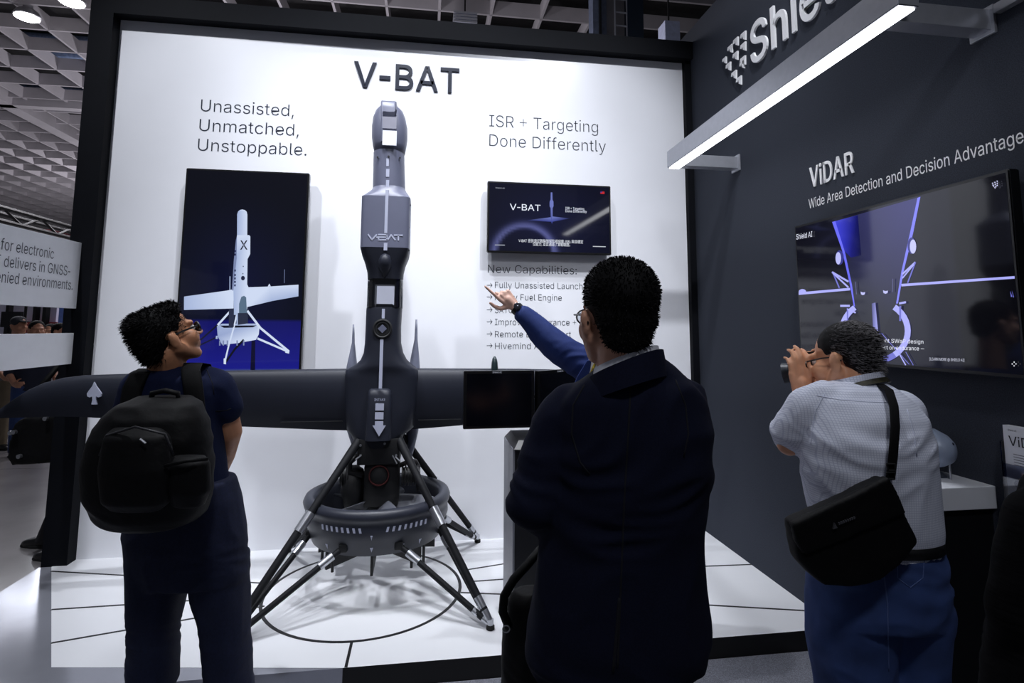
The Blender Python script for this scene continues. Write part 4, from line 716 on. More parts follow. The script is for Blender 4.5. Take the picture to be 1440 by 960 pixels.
S.text('ISR + Targeting', 456, 201, 13, (225, 230, 245), width=98, weight=.008, slope=.03); S.text('Done Differently', 456, 216, 13, (225, 230, 245), width=112, weight=.008, slope=.03)
S.text('Shield AI', 97, 92, 5, (200, 205, 220), width=46, slope=.03); S.line([(96, 392), (146, 393)], 4, (170, 175, 190)); S.line([(598, 400), (666, 402)], 4, (200, 205, 215))
S.poly([(641, 101), (663, 102), (663, 115), (641, 114)], (196, 40, 44)); S.poly([(641, 101), (651, 101.5), (651, 108), (641, 107.5)], (60, 60, 140))
S.text('V-BAT \u63d0\u4f9b\u9060\u5f81\u6230\u7565\u60c5\u5831\u76e3\u8996\u5075\u5bdf (ISR) \u8207\u76ee\u6a19\u5b9a', 215, 377, 15, (235, 240, 250), width=332, slope=.02, cjk=True)
S.text('\u4f4d\u80fd\u529b, \u4e26\u4e14\u901a\u904e\u4e86\u5be6\u6230\u9a57\u8b49\u3002', 287, 395, 15, (235, 240, 250), width=192, slope=.02, cjk=True)
S.build('screen_picture', t)
# -- large screen on the dark wall
XT = -.075
cs = [PX(1116, 320, XT), PX(1425, 233, XT), PX(1438, 531, XT), PX(1127, 505.5, XT)]
y0, y1 = (cs[0].y+cs[3].y)/2, (cs[1].y+cs[2].y)/2; z1 = (cs[0].z+cs[1].z)/2; z0 = (cs[2].z+cs[3].z)/2
t, q, c, u, v, w, h = tv_quad('wall_screen', 'large wide screen with a lavender nose-on drone on the charcoal wall', (XT, y0, z1), (XT, y1, z1), (XT, y1, z0), (XT, y0, z0), .045, (1, 0, 0))
mount(t, c, u, v, w, h, .045, (1, 0, 0), .0298)
def pxD(x, y):       # crop pixels of the photograph, undone to screen space
    X, Y = 1100+x/3.097, 220+y/3.097; p = PX(X, Y, XT); return (q[0].y-p.y)/(q[0].y-q[1].y), (q[0].z-p.z)/(q[0].z-q[3].z)
S = Screen(*q, px=pxD)
def bgD(u, v):
    k = max(0, 1-abs(u-.55)*1.5); kk = 1 if u < .80 else max(0, 1-(u-.80)/.02)
    return ((10+16*k)*(.35+.65*kk), (10+17*k)*(.35+.65*kk), (16+25*k)*(.35+.65*kk))
S.grid(bgD, 50, 12)
Lv, Ld = (172, 174, 250), (110, 112, 205)
body = [(218, 285), (603, 175), (570, 330), (530, 500), (505, 640), (460, 720), (440, 780), (380, 780), (350, 720), (318, 660), (300, 560), (262, 400)]
S.poly(body, [(40,42,70),(62,62,120),(52,54,78),(42,44,62),(36,38,52),(30,32,44),(24,26,36),(24,26,36),(30,32,44),(34,36,50),(36,38,58),(38,40,66)])
S.poly([(218, 285), (330, 255), (345, 430), (300, 440), (262, 400)], [(72,76,230),(16,18,90),(16,18,60),(30,32,120),(50,54,190)])
S.poly([(218, 285), (232, 281), (275, 420), (305, 560), (318, 655), (312, 650), (296, 560), (262, 410)], [(110,112,250)]*8)
S.poly([(603, 175), (590, 180), (558, 330), (520, 500), (497, 640), (505, 640), (530, 500), (572, 330)], [(130,132,250)]*8)
S.line([(520, 560), (1027, 525)], 11, Lv); S.line([(72, 597), (297, 577)], 11, Lv)
S.line([(218, 503), (290, 545)], 8, Lv); S.line([(222, 505), (250, 572)], 6, Ld); S.line([(222, 507), (290, 570)], 7, Lv)
S.line([(525, 512), (582, 460)], 8, Lv); S.line([(582, 460), (548, 550)], 6, Ld); S.line([(525, 530), (575, 470)], 6, Lv)
def ell(cx, cy, rx, ry, n=20): return [(cx+rx*math.cos(2*PI*k/n), cy+ry*math.sin(2*PI*k/n)) for k in range(n)]
S.poly(ell(252, 440, 18, 32), (60, 62, 140)); S.poly(ell(246, 443, 12, 27), (190, 192, 252)); S.poly(ell(566, 388, 18, 36), (60, 62, 140)); S.poly(ell(572, 392, 14, 31), (200, 202, 252))
S.poly(ell(90, 588, 16, 11), Lv)
def arc(cx, cy, rx, ry, a0, a1, w, n=16):
    P = [(cx+rx*math.cos(a0+(a1-a0)*k/n), cy+ry*math.sin(a0+(a1-a0)*k/n)) for k in range(n+1)]; Q = [(cx+(rx-w)*math.cos(a0+(a1-a0)*k/n), cy+(ry-w)*math.sin(a0+(a1-a0)*k/n)) for k in range(n+1)]
    for i in range(n): S.poly([P[i], P[i+1], Q[i+1], Q[i]], Lv if i < n*.7 else Ld)
arc(408, 760, 155, 142, -.95, 1.55, 26); arc(408, 760, 155, 142, 4.05, 2.9, 24)
S.line([(515, 640), (545, 634)], 9, Lv); S.line([(258, 650), (300, 650)], 9, Lv); S.line([(520, 650), (520, 716)], 8, Ld); S.line([(290, 660), (290, 720)], 6, Ld); S.line([(290, 665), (326, 680)], 7, Lv)
S.poly([(396, 640), (412, 636), (426, 785), (404, 790)], [(70,72,130),(130,132,200),Lv,(110,112,190)]); S.poly([(374, 765), (388, 755), (398, 758), (398, 790), (374, 788)], Lv); S.poly([(420, 765), (434, 768), (432, 785), (420, 788)], Ld)
S.line([(440, 770), (560, 905)], 3, Ld); S.line([(500, 830), (545, 908)], 5, Lv); S.line([(545, 850), (578, 908)], 3, Ld)
S.poly([(348, 588), (358, 592), (368, 590), (366, 600), (358, 604), (350, 600)], (190, 192, 245)); S.poly([(446, 582), (456, 586), (468, 584), (466, 594), (457, 598), (448, 594)], (190, 192, 245))
S.line([(326, 545), (330, 600)], 3, (90, 92, 140)); S.line([(489, 532), (487, 590)], 3, (90, 92, 140))
S.text('Shield AI', 67, 362, 23, (225, 228, 245), width=70, slope=-.19, weight=.002)
S.text('ultra-efficient SWaP design', 330, 806, 17, (225, 228, 240), width=293, slope=.03, weight=.002); S.text('impact on endurance \u2014', 405, 838, 17, (225, 228, 240), width=222, slope=.03, weight=.002)
S.text('[LEARN MORE @ SHIELD AI]', 650, 887, 12, (205, 208, 225), width=152, slope=.035); S.line([(408, 869), (446, 870)], 5, (150, 152, 170))
for dx, dy in ((0, -8), (8, 0), (0, 8), (-8, 0)): S.poly([(1020+dx, 903+dy-3.4), (1020+dx+3.4, 903+dy), (1020+dx, 903+dy+3.4), (1020+dx-3.4, 903+dy)], (235, 235, 245))
for i, (x, y) in enumerate([(926, 119), (936, 115), (946, 110), (928, 127), (938, 124), (947, 119), (931, 131), (941, 133), (947, 128), (937, 138)]): S.poly([(x-4, y-3), (x+3, y-5), (x+2.5, y+2.5), (x-.5, y-.2)], (210, 212, 245))
S.poly([(1004, 585), (1014, 610), (1008, 612)], Ld); S.poly([(1012, 582), (1026, 612), (1018, 614)], Ld); S.poly(ell(101, 849, 3, 5, 8), (190, 190, 200))
S.build('screen_picture', t)

# ================================================================== monitors on the black pedestal
def pyb(x0, y0, x1, y1, Y): a, b = PY(x0, y0, Y), PY(x1, y1, Y); return min(a.x, b.x), max(a.x, b.x), min(a.z, b.z), max(a.z, b.z)
YM = -1.12
ped_m = M('black_laminate', (17, 18, 22), .4, var=.08); ped_e = M('grey_pedestal_edge', (110, 112, 120), .4)
a = PY(723, 624, YM-.06); px0 = a.x; pz = a.z
ped = thing('pedestal', 'black laminate pedestal under the two dark monitors, mostly hidden by the suited man', 'pedestal', (px0+.25, YM+.1, .1))
obj('body', box(NB(), (px0+.006, YM-.05, .1), (px0+.50, YM+.30, pz-.03), .003), ped_m, ped)
obj('top', hexa(NB(), [(px0, YM-.06, pz-.03), (px0+.506, YM-.06, pz-.03), (px0+.506, YM+.31, pz-.03), (px0, YM+.31, pz-.03), (px0+.03, YM-.02, pz+.01), (px0+.48, YM-.02, pz+.01), (px0+.48, YM+.28, pz+.01), (px0+.03, YM+.28, pz+.01)]), ped_m, ped)
obj('side_panel', box(NB(), (px0-.004, YM-.048, .1), (px0+.006, YM+.30, pz-.03)), ped_e, ped)
obj('cable', tube(NB(), [(px0+.05, YM-.07, pz-.1), (px0+.035, YM-.075, pz-.07), (px0+.06, YM-.06, pz-.035), (px0+.1, YM-.02, pz+.012)], .006, 8), rubber, ped, True)
def monitor(label, O, U, w, h):
    """O = top left of the front face, U = direction along its width"""
    U = V3(U).normalized(); N = U.cross(UP)       # N faces the viewer
    t = thing('monitor', label, 'monitor', O+U*w/2-UP*h, 'dark monitors on the pedestal')
    A, B = O, O+U*w; dn = -N*.035
    P = lambda p, z, d: p+UP*z+N*d
    obj('housing', hexa(NB(), [P(A, -h, 0), P(B, -h, 0), P(B, -h, -.03), P(A, -h, -.03), P(A, 0, 0), P(B, 0, 0), P(B, 0, -.03), P(A, 0, -.03)], .003), bezel, t, 40)
    i = .016; A2, B2 = A+U*i, B-U*i
    obj('panel', hexa(NB(), [P(A2, -h+i, .001), P(B2, -h+i, .001), P(B2, -h+i, -.004), P(A2, -h+i, -.004), P(A2, -i, .001), P(B2, -i, .001), P(B2, -i, -.004), P(A2, -i, -.004)]), M('dark_panel_glass', (5, 6, 12), .15), t)
    m0 = O+U*w*.5-UP*h*.5-N*.03
    lettering('logo_lettering', 'Shield AI', O+U*w*.40-UP*.0125+N*.0005, U, UP, .0085, M('pale_print', (215, 218, 228), .5), t, .05, .004, .0008)
    return t, m0
a = PY(652.5, 521.5, YM); b = PY(752, 525, YM); h = a.z-PY(654, 603.5, YM).z
t1, m1 = monitor('black switched-off monitor in front of the right wing, with its whole screen in view', V3((a.x, YM, a.z)), (1, .03, 0), b.x-a.x, h)
U2 = V3((.82, .57, 0)).normalized(); O2 = V3((a.x, YM, a.z))+V3((1, .03, 0)).normalized()*(b.x-a.x+.022)+V3((0, .0, -.004))
t2, m2 = monitor('black switched-off monitor angled back, half hidden behind the suited man', O2, U2, b.x-a.x, h*.93)
mst = thing('monitor_stand', 'black stand with two arms holding the dark monitors on the pedestal', 'stand', (px0+.22, YM+.13, pz+.0105))
for m_ in (m1, m2):
    k = V3((px0+.22, YM+.13, m_.z)); bm = NB(); tube(bm, [m_, m_.lerp(k, .5)+V3((0, .02, 0)), k], .014, 10); obj('arm', bm, bezel, mst, True)
obj('stand_column', tube(NB(), [(px0+.22, YM+.13, pz+.0115), (px0+.22, YM+.13, m1.z+.05)], .018, 12), bezel, mst, True)
obj('stand_base', lathe(NB(), [(.09, 0), (.09, .012), (.03, .02)], (px0+.22, YM+.13, pz+.0105), 24), bezel, mst, 40)

# ================================================================== lamp rail above the dark wall
alu = M('silver_aluminium', (176, 178, 186), .35, metal=.55, var=.04, scale=30)
LX, LZ, LH, LW = -.50, 2.672, .115, .085; LY0, LY1 = -.665, -2.575
lamp = thing('lamp_rail', 'long silver light bar with a white diffuser on wall brackets above the charcoal wall', 'lamp', (0, -1.6, 2.6))
RISE = .040                                  # the bar climbs a little towards the aisle
def lz(y): return RISE*(y-LY0)/(LY1-LY0)
def bar(x0, x1, y0, y1, z0, z1): return [(x0, y1, z0+lz(y1)), (x1, y1, z0+lz(y1)), (x1, y0, z0+lz(y0)), (x0, y0, z0+lz(y0)), (x0, y1, z1+lz(y1)), (x1, y1, z1+lz(y1)), (x1, y0, z1+lz(y0)), (x0, y0, z1+lz(y0))]
obj('housing', hexa(NB(), bar(LX, LX+LW, LY0, LY1, LZ, LZ+LH), .003), alu, lamp)
obj('diffuser', hexa(NB(), bar(LX+.01, LX+LW-.01, LY0-.012, LY1+.012, LZ-.006, LZ+.002)), E('lamp_diffuser', (250, 251, 255), 7.0), lamp)
for yb_ in (-.64-.05, -2.45):
    zo = LZ+lz(yb_)
    br = obj('bracket', box(NB(), (LX+LW-.002, yb_-.02, zo+.01), (0, yb_+.05, zo+.09), .002), alu, lamp)
    obj('flange', box(NB(), (-.012, yb_-.035, zo-.005), (0, yb_+.065, zo+.105), .002), alu, br)
obj('wall_channel', box(NB(), (-.03, -3.3, 2.765), (0, -2.50, 2.80), .003), alu, lamp)

# ================================================================== white ledge, pod and brochure by the dark wall
LYF = -2.33; zt_ = 1.028; zb_ = .948
led = thing('display_ledge', 'white box ledge on a black cabinet carrying the grey pod', 'ledge', (-.13, -2.1, 0))
obj('shelf', box(NB(), (-.258, LYF, zb_), (-.0005, LYF+.45, zt_), .003), M('white_laminate', (226, 228, 234), .3, var=.02), led)
obj('cabinet', box(NB(), (-.235, LYF+.02, 0), (-.0005, LYF+.43, zb_)), ped_m, led)
pod_m = M('pod_blue_grey', (148, 160, 182), .4, var=.03)
D0 = 2.32
pc = V3((-.13, LYF+.36, zt_))
pe = PX(1341, 636, -.13); 
pod = thing('sensor_pod', 'rounded blue-grey sensor pod on the white ledge beside the photographer', 'sensor pod', (-.14, LYF+.35, zt_))
PA = V3((-.12, LYF+.05, zt_+.110))
secs = []
for s_, r_ in ((0, .004), (.008, .03), (.025, .052), (.055, .07), (.10, .083), (.16, .09), (.22, .088), (.29, .078), (.34, .062), (.37, .04), (.38, .01)):
    secs.append((PA+V3((0, s_, .0)), V3((r_*.92, 0, 0)), V3((0, 0, r_*.92)), 2.2))
pb = obj('shell', loft(NB(), secs, 32), pod_m, pod, True)
for i, (dx, dz) in enumerate([(0, 2), (-1, 1), (1, 1), (-2, 0), (0, 0), (2, 0), (-1.6, -1), (-.4, -1), (1, -1), (0, -2)]):
    p = PA+V3((dx*.009+.018, .022+.006*abs(dx), dz*.009+.012)); obj('emblem_mark', prism(NB(), [p+V3((-.004, -.012, -.004)), p+V3((.004, -.012, -.003)), p+V3((.0, -.012, .005))], (0, .012, 0)), M('dark_print', (40, 44, 58), .5), pb)
obj('stand', hexa(NB(), [(-.18, LYF+.12, zt_), (-.07, LYF+.12, zt_), (-.07, LYF+.36, zt_), (-.18, LYF+.36, zt_), (-.15, LYF+.16, zt_+.040), (-.09, LYF+.16, zt_+.040), (-.09, LYF+.34, zt_+.040), (-.15, LYF+.34, zt_+.040)], .004), M('grey_clear_stand', (120, 128, 140), .15), pod)
obj('support_pin', tube(NB(), [(-.085, LYF+.10, zt_), (-.085, LYF+.10, zt_+.06)], .004, 8), steel, pod)
acr = GL('acrylic_holder', (.82, .84, .88), .10)
HY, HX = -2.40, -.02
hold = thing('brochure_holder', 'clear acrylic brochure holder fixed beside the white ledge', 'holder', (HX, HY-.1, .92))
# the holder faces the aisle: a thin acrylic pocket on the dark wall
obj('back_plate', box(NB(), (-.008, HY-.235, .935), (-.001, HY, 1.20)), acr, hold)
obj('front_plate', box(NB(), (-.045, HY-.235, .935), (-.041, HY, 1.13)), acr, hold)
obj('end_plate', box(NB(), (-.045, HY-.003, .935), (-.001, HY+.001, 1.205)), acr, hold)
obj('base_plate', box(NB(), (-.045, HY-.235, .929), (-.001, HY, .935)), acr, hold)
bro = thing('brochure', 'white printed brochure with pod picture in the acrylic holder', 'brochure', (-.02, HY-.11, .936))
bp_ = obj('cover', box(NB(), (-.038, HY-.225, .9365), (-.012, HY-.008, 1.262)), M('brochure_paper', (222, 224, 232), .5, var=.02), bro)
ink3 = M('dark_ink', (24, 26, 36), .5)
def bt(s, y, z, cap, w): lettering('lettering', s, (-.0382, HY-.008-y, z), (0, -1, 0), UP, cap, ink3, bp_, w, .004, .0006)
bt('ViDAR', .018, 1.195, .033, .13); bt('Shield AI', .018, 1.245, .006, .03)
for i in range(5): obj('text_line', box(NB(), (-.0384, HY-.038-(.15 if i < 4 else .08), 1.165-.009*i), (-.038, HY-.038, 1.1675-.009*i)), M('grey_text_print', (120, 122, 132), .6), bp_)
obj('cover_print', prism(NB(), [(-.0383, HY-.02, 1.03), (-.0383, HY-.22, 1.03), (-.0383, HY-.22, .94), (-.0383, HY-.02, .94)], (.0002, 0, 0)), M('teal_print', (104, 124, 136), .5, var=.3, scale=9), bp_)
obj('pod_print', prism(NB(), [(-.0386, HY-.03-.17*((1-math.cos(k*PI/8))/2 if k <= 8 else (1-math.cos((16-k)*PI/8))/2), 1.065+.028*math.sin(k*PI/8)) for k in range(16)], (.0002, 0, 0)), M('lavender_print', (112, 114, 148), .5), bp_)

# ================================================================== white sign panels beside the post
pw = M('white_sign_board', (238, 239, 243), .45, var=.02)
PXX = -4.36
for i, (yt, yb, lab) in enumerate(((342, 434, 'upper white hanging sign panel with grey text on the left'), (468, 511, 'lower blank white sign panel on the left, below the lettered one'))):
    zt_, zb_ = PX(117, yt, PXX).z, PX(113, yb, PXX).z
    if i: zt_, zb_ = PX(108, yt, PXX).z, PX(104, yb, PXX).z
    t = thing('sign_panel', lab, 'sign', (PXX, -1.3, zb_), 'white sign panels at the left')
    bd = obj('board', box(NB(), (PXX-.03, -2.6, zb_), (PXX, -.0945, zt_), .002), pw, t)
    if i == 0:
        ra = (PX(75, 364, PXX).y-PX(0, 354, PXX).y)/text2d('for electronic')[2]
        for s, pr_ in (('for electronic', (75, 364)), ('V-BAT delivers in GNSS-', (98, 388)), ('denied environments.', (101.5, 407.5))):
            b = PX(*pr_, PXX); wd = text2d(s)[2]*ra
            lettering('lettering', s, (PXX+.0001, b.y-wd, b.z), (0, 1, 0), UP, .062, M('grey_print', (70, 72, 82), .5), bd, wd, -.006, .001)
rect((-4.43, -2.72, 0), (-4.29, -2.6, 2.3), black_trim, 'trim_4')

# ================================================================== hall behind
blk = M('black_truss_tube', (10, 10, 12), .5)
TX = -7.2
p0 = PX(0, 310, TX); tz = p0.z; z2 = PX(0, 291, TX).z
truss = thing('lighting_truss', 'black lattice truss in the hall above the white sign panels', 'truss', (TX, 4, tz))
for dx in (0, .3):
    for z in (tz, z2): obj('chord', tube(NB(), [(TX-dx, -1.5, z), (TX-dx, 9.0, z)], .03, 8), blk, truss)
n = 30
for k in range(n):
    ya, yb = -1.5+10.5*k/n, -1.5+10.5*(k+1)/n
    za, zb2 = (tz, z2) if k % 2 else (z2, tz)
    obj('lattice_brace', tube(NB(), [(TX, ya, za), (TX, yb, zb2)], .016, 6), blk, truss)
for y in (-1.2, 8.7): obj('truss_leg', tube(NB(), [(TX-.15, y, 0), (TX-.15, y, z2)], .06, 8), blk, truss)
# a lit booth across the aisle
DB = 10.5
def bx(x0, y0, x1, y1, D, th, m, name, parent, label=None):
    a, b = PD(x0, y0, D), PD(x1, y1, D); w = CR*(b-a).dot(CR); hgt = a.z-b.z; A = a.copy(); A.z = b.z
    o = obj(name, hexa(NB(), [A, A+w, A+w+CF*th, A+CF*th, A+UP*hgt, A+w+UP*hgt, A+w+CF*th+UP*hgt, A+CF*th+UP*hgt]), m, parent); return o
lit = E('glowing_white_panel', (226, 226, 250), 1.0);  # white booth panels given a glow in place of booth lighting
g0 = PD(40, 600, DB+.3)
booth = thing('distant_booth', 'bright white lit booth wall seen between the sign panels', 'booth', (g0.x, g0.y, 0))
zg = PD(0, 0, DB).z
def gy(D): return 468+FPX*1.6/D       # row of the floor at depth D (close enough far away)
bx(-330, 330, 88, gy(DB+.3)-2, DB+.3, .1, M('white_booth_panel', (222, 220, 240), .5, var=.03), 'wall', booth)
bx(0, 425, 47, 462, DB+.2, .03, lit, 'glow_panel', booth); bx(52, 425, 60, 462, DB+.2, .03, lit, 'glow_panel', booth); bx(67, 425, 82, 462, DB+.2, .03, lit, 'glow_panel', booth)
for x0, x1 in ((47.5, 51), (61, 65), (9, 12.5)): bx(x0, 425, x1, gy(DB)-3, DB, .1, blk, 'post', booth)
bx(84, 425, 90, gy(DB)-3, DB, .08, M('blue_panel', (120, 150, 230), .5), 'blue_strip', booth)
bx(30, 452.5, 80, 468, DB+.05, .05, M('red_shelf_print', (196, 90, 90), .5, var=.3, scale=4), 'red_counter_front', booth)
scr = thing('distant_screen', 'small black screen in the lit booth across the aisle', 'screen', tuple(PD(15, 460, 9.2)))
bx(2, 438, 29, 460, 9.2, .06, bezel, 'housing', scr); bx(14, 460, 18, gy(9.2)-3, 9.2, .05, blk, 'stand', scr)
ban = thing('pink_banner', 'pink hanging banner with dark lettering behind the sign panel', 'banner', tuple(PD(83, 336, 9)))
pk = M('pink_banner_cloth', (232, 140, 146), .7, var=.03)
bx(40, 322, 107, 350, 9, .02, pk, 'cloth', ban)
a = PD(82, 331.5, 8.98); lettering('lettering', 'TASTE', a, CR, UP, .055, M('maroon_print', (70, 20, 60), .5), ban, .19, .012, .004)
for x in (45, 103): 
    a = PD(x, 345, 9.03); obj('banner_pole', tube(NB(), [(a.x, a.y, 0), a], .02, 8), blk, ban)
# high bay lamps under the waffle ceiling
def bay_lamp(px, py, lab):
    p = PZ(px, py, 8.75); t = thing('high_bay_lamp', lab, 'ceiling lamp', (p.x, p.y, 8.75), 'high bay lamps')
    obj('shade', lathe(NB(), [(.25, 0), (.27, .02), (.22, .13), (.1, .22), (.08, .4)], (p.x, p.y, 8.75), 24), M('lamp_shade_metal', (150, 150, 155), .4, metal=.5), t, 40)
    obj('diffuser', lathe(NB(), [(.24, -.015), (.24, -.002)], (p.x, p.y, 8.75), 24), E('bay_diffuser', (255, 253, 250), 30), t)
    obj('hanger', tube(NB(), [(p.x, p.y, 9.1), (p.x, p.y, 9.75)], .03, 8), blk, t)
bay_lamp(38, 24, 'glaring high bay lamp under the waffle ceiling, nearer the left edge'); bay_lamp(101, 3, 'glaring high bay lamp under the waffle ceiling, at the top beside the black post')
# steel column with ladder behind the beam
YC = 6.0
col = thing('steel_column', 'grey and navy steel column with ladder rungs rising behind the black beam', 'column', (PY(870, 60, YC).x, YC, 0))
def cb(x0, x1, m, nm, dy=0, th=.25, z0=0, z1=9.75):
    a, b = PY(x0, 30, YC+dy), PY(x1, 30, YC+dy); return obj(nm, box(NB(), (a.x, YC+dy, z0), (b.x, YC+dy+th, z1)), m, col)
cb(852, 886, M('concrete_column', (142, 138, 140), .8, var=.1, scale=3), 'shaft', .25, .5); cb(834, 853, M('blue_grey_steel', (96, 104, 124), .5, var=.2), 'flange', .1, .3); cb(843, 846, skin_b, 'cable', .05, .05)
cb(883, 905, M('navy_steel', (16, 30, 46), .4), 'pipe', .05, .3); cb(864.5, 866, alu, 'ladder_rail', .08, .04); cb(881.5, 883.5, alu, 'ladder_rail', .08, .04)
for k in range(34):
    a, b = PY(865, 30, YC+.1), PY(883, 30, YC+.1); obj('rung', box(NB(), (a.x, YC+.09, .3+k*.28), (b.x, YC+.12, .325+k*.28)), alu, col)
wb = thing('white_ceiling_box', 'pale box hanging behind the beam near the dark wall corner', 'box', tuple(PY(946, 55, 4.5)))
a, b = PY(935, 28, 4.5), PY(957, 62, 4.5); obj('body', box(NB(), (a.x, 4.5, b.z), (b.x, 4.8, a.z), .01), M('pale_box', (190, 196, 220), .6), wb); obj('hanger', tube(NB(), [((a.x+b.x)/2, 4.65, a.z), ((a.x+b.x)/2, 4.65, 9.75)], .015, 6), blk, wb)
wf = thing('white_roof_unit', 'ribbed pale unit hanging above the beam between ceiling beams', 'ceiling unit', tuple(PY(655, 40, 7)))
a, b = PY(640, 15, 7), PY(669, 34, 7); obj('body', box(NB(), (a.x, 7, b.z), (b.x, 7.4, a.z), .02), M('pale_box', (190, 196, 220), .6), wf); 
for k in range(4): z = b.z+(a.z-b.z)*(k+.5)/4; obj('fin', box(NB(), (a.x-.03, 6.97, z-.02), (b.x+.03, 7.43, z+.02)), alu, wf)
obj('hanger', tube(NB(), [((a.x+b.x)/2, 7.2, a.z), ((a.x+b.x)/2, 7.2, 9.75)], .02, 6), blk, wf)

# ================================================================== people
skin_m = {}
def skinmat(name, col): return M(name, col, .5, var=.06, scale=30, bump=.08, bscale=220, bdist=.0008)
hair_m = M('black_hair', (12, 11, 12), .7, spec=.2, var=.4, scale=120)
def orient(c, f, up=UP, k=1.0):
    f = V3(f).normalized(); r = f.cross(V3(up)).normalized(); u = r.cross(f)
    return Matrix(((r.x*k, f.x*k, u.x*k, c[0]), (r.y*k, f.y*k, u.y*k, c[1]), (r.z*k, f.z*k, u.z*k, c[2]), (0, 0, 0, 1)))
def head_blobs(bm, H):
    k = H.to_scale()[0]; P = lambda x, y, z: H @ V3((x, y, z)); R = H.to_3x3().normalized()
    e = lambda c, r: ellip(bm, P(*c), [v*k for v in r], R)
    cp = lambda a, b, ra, rb: capsule(bm, P(*a), P(*b), ra*k, rb*k)
    e((0, -.014, .036), (.076, .098, .084)); e((0, .032, -.025), (.064, .062, .082)); e((0, .058, -.088), (.030, .030, .024))
    for s in (-1, 1):
        cp((s*.058, .0, -.045), (s*.026, .06, -.092), .026, .021); e((s*.042, .060, -.030), (.028, .030, .034))
        e((s*.081, -.010, -.012), (.012, .019, .033)); e((s*.090, -.020, .002), (.008, .010, .020)); e((s*.080, .0, -.034), (.009, .009, .010))
        cp((s*.014, .088, .024), (s*.044, .078, .026), .012, .010); e((s*.012, .104, -.028), (.010, .012, .008))
    cp((0, .092, .012), (0, .114, -.024), .009, .012)
    cp((-.02, .086, -.056), (.02, .086, -.056), .009, .009); cp((-.017, .083, -.066), (.017, .083, -.066), .009, .009)
def eyes(H, parent):
    for s in (-1, 1):
        k = H.to_scale()[0]; c = H @ V3((s*.031, .079, .004)); b = NB(); ellip(b, c, (.0125*k,)*3); o = obj('eye', b, M('eye_white', (225, 220, 215), .2), parent, True)
        b = NB(); ellip(b, H @ V3((s*.031, .0875, .004)), (.0058*k,)*3, None, 10, 6); obj('iris', b, M('dark_iris', (28, 18, 14), .1), o, True)
def hair(name, H, parent, extra=(), n=2200, L=.022, mat=None, spike=.6, comb=(0, -.3, .3), low=-.03, rnd=.5, seed=1, gray=None):
    bm = NB(); k = H.to_scale()[0]; R = H.to_3x3().normalized(); P = lambda x, y, z: H @ V3((x, y, z))
    ellip(bm, P(0, -.022, .046), [v*k for v in (.082, .098, .083)], R); ellip(bm, P(0, -.055, .012), [v*k for v in (.076, .062, .070)], R); ellip(bm, P(0, -.062, -.03), [v*k for v in (.062, .045, .05)], R)
    for c, r in extra: ellip(bm, P(*c), [v*k for v in r], R)
    me = blob(bm, .006*k, 3)
    o = obj(name, me, mat or hair_m, parent, True)
    rng = random.Random(seed); Hi = H.inverted(); vs = [(v.co.copy(), v.normal.copy()) for v in me.vertices]; V, F = [], []
    cw = (R @ V3(comb))
    for _ in range(n):
        p, nn = rng.choice(vs); q = Hi @ p
        if q.z < low and q.y > -.05: continue
        d = (nn*spike+cw+V3((rng.uniform(-1, 1), rng.uniform(-1, 1), rng.uniform(-1, 1)))*rnd*.5).normalized()
        l = L*k*rng.uniform(.5, 1.25); s = d.cross(nn); s = s.normalized() if s.length > 1e-4 else V3((1, 0, 0)); t = d.cross(s); w = .0016*k
        b = p-nn*.003; i = len(V); m_ = b+d*l*.6; tip = b+d*l+UP*(-.12*l)+nn*(-.1*l)
        for a in (0, 2.1, 4.2): V.append(b+(s*math.cos(a)+t*math.sin(a))*w)
        for a in (0, 2.1, 4.2): V.append(m_+(s*math.cos(a)+t*math.sin(a))*w*.7)
        V.append(tip)
        for a in range(3): b2 = (a+1) % 3; F.append((i+a, i+b2, i+3+b2, i+3+a)); F.append((i+3+a, i+3+b2, i+6))
    m2 = bpy.data.meshes.new('hair_strands'); m2.from_pydata(V, [], F); obj('hair_strands', m2, gray or mat or hair_m, o); return o
def hand(bm, W, d, s, n, curl, thumb, k=1.0, spread=.06):
    """W wrist, d along the palm, s to the thumb side, n out of the back of the hand"""
    d, s, n = d.normalized(), s.normalized(), n.normalized()
    tips = []
    for i in range(4):
        off = (.031, .010, -.011, -.030)[i]; ln = (.086, .090, .086, .079)[i]
        K = W+(d*ln+s*off)*k; capsule(bm, W+(d*.012+s*off*.55)*k, K, .0135*k, .0105*k, 10, 3)
        L = (.041, .045, .042, .033)[i]; a = 0; p = K; sp = d+s*(1.5-i)*spread
        r = .0095 if i < 3 else .0083
        for j, (c, f) in enumerate(zip(curl[i], (1, .66, .55))):
            a += c; q = p+(sp.normalized()*math.cos(a)-n*math.sin(a))*L*f*k; capsule(bm, p, q, (r-.001*j)*k, (r-.001*(j+1))*k, 10, 3); p = q
        tips.append(p)
    capsule(bm, W, W+(d*.05)*k, .024*k, .022*k, 12); 
    p = W+(d*.022+s*.022)*k; r = .0135
    for (a, b, c), l in zip(thumb, (.042, .032, .026)):
        q = p+(d*a+s*b+n*c).normalized()*l*k; capsule(bm, p, q, r*k, (r-.0018)*k, 10, 3); p = q; r -= .0018
    return tips
def psec(y, xl, xr, D, b, e=2.3, tilt=0):
    c = PD((xl+xr)/2, y, D); return (c, CR*((xr-xl)/2*mpp(D))+CF*tilt, CF*b, e)
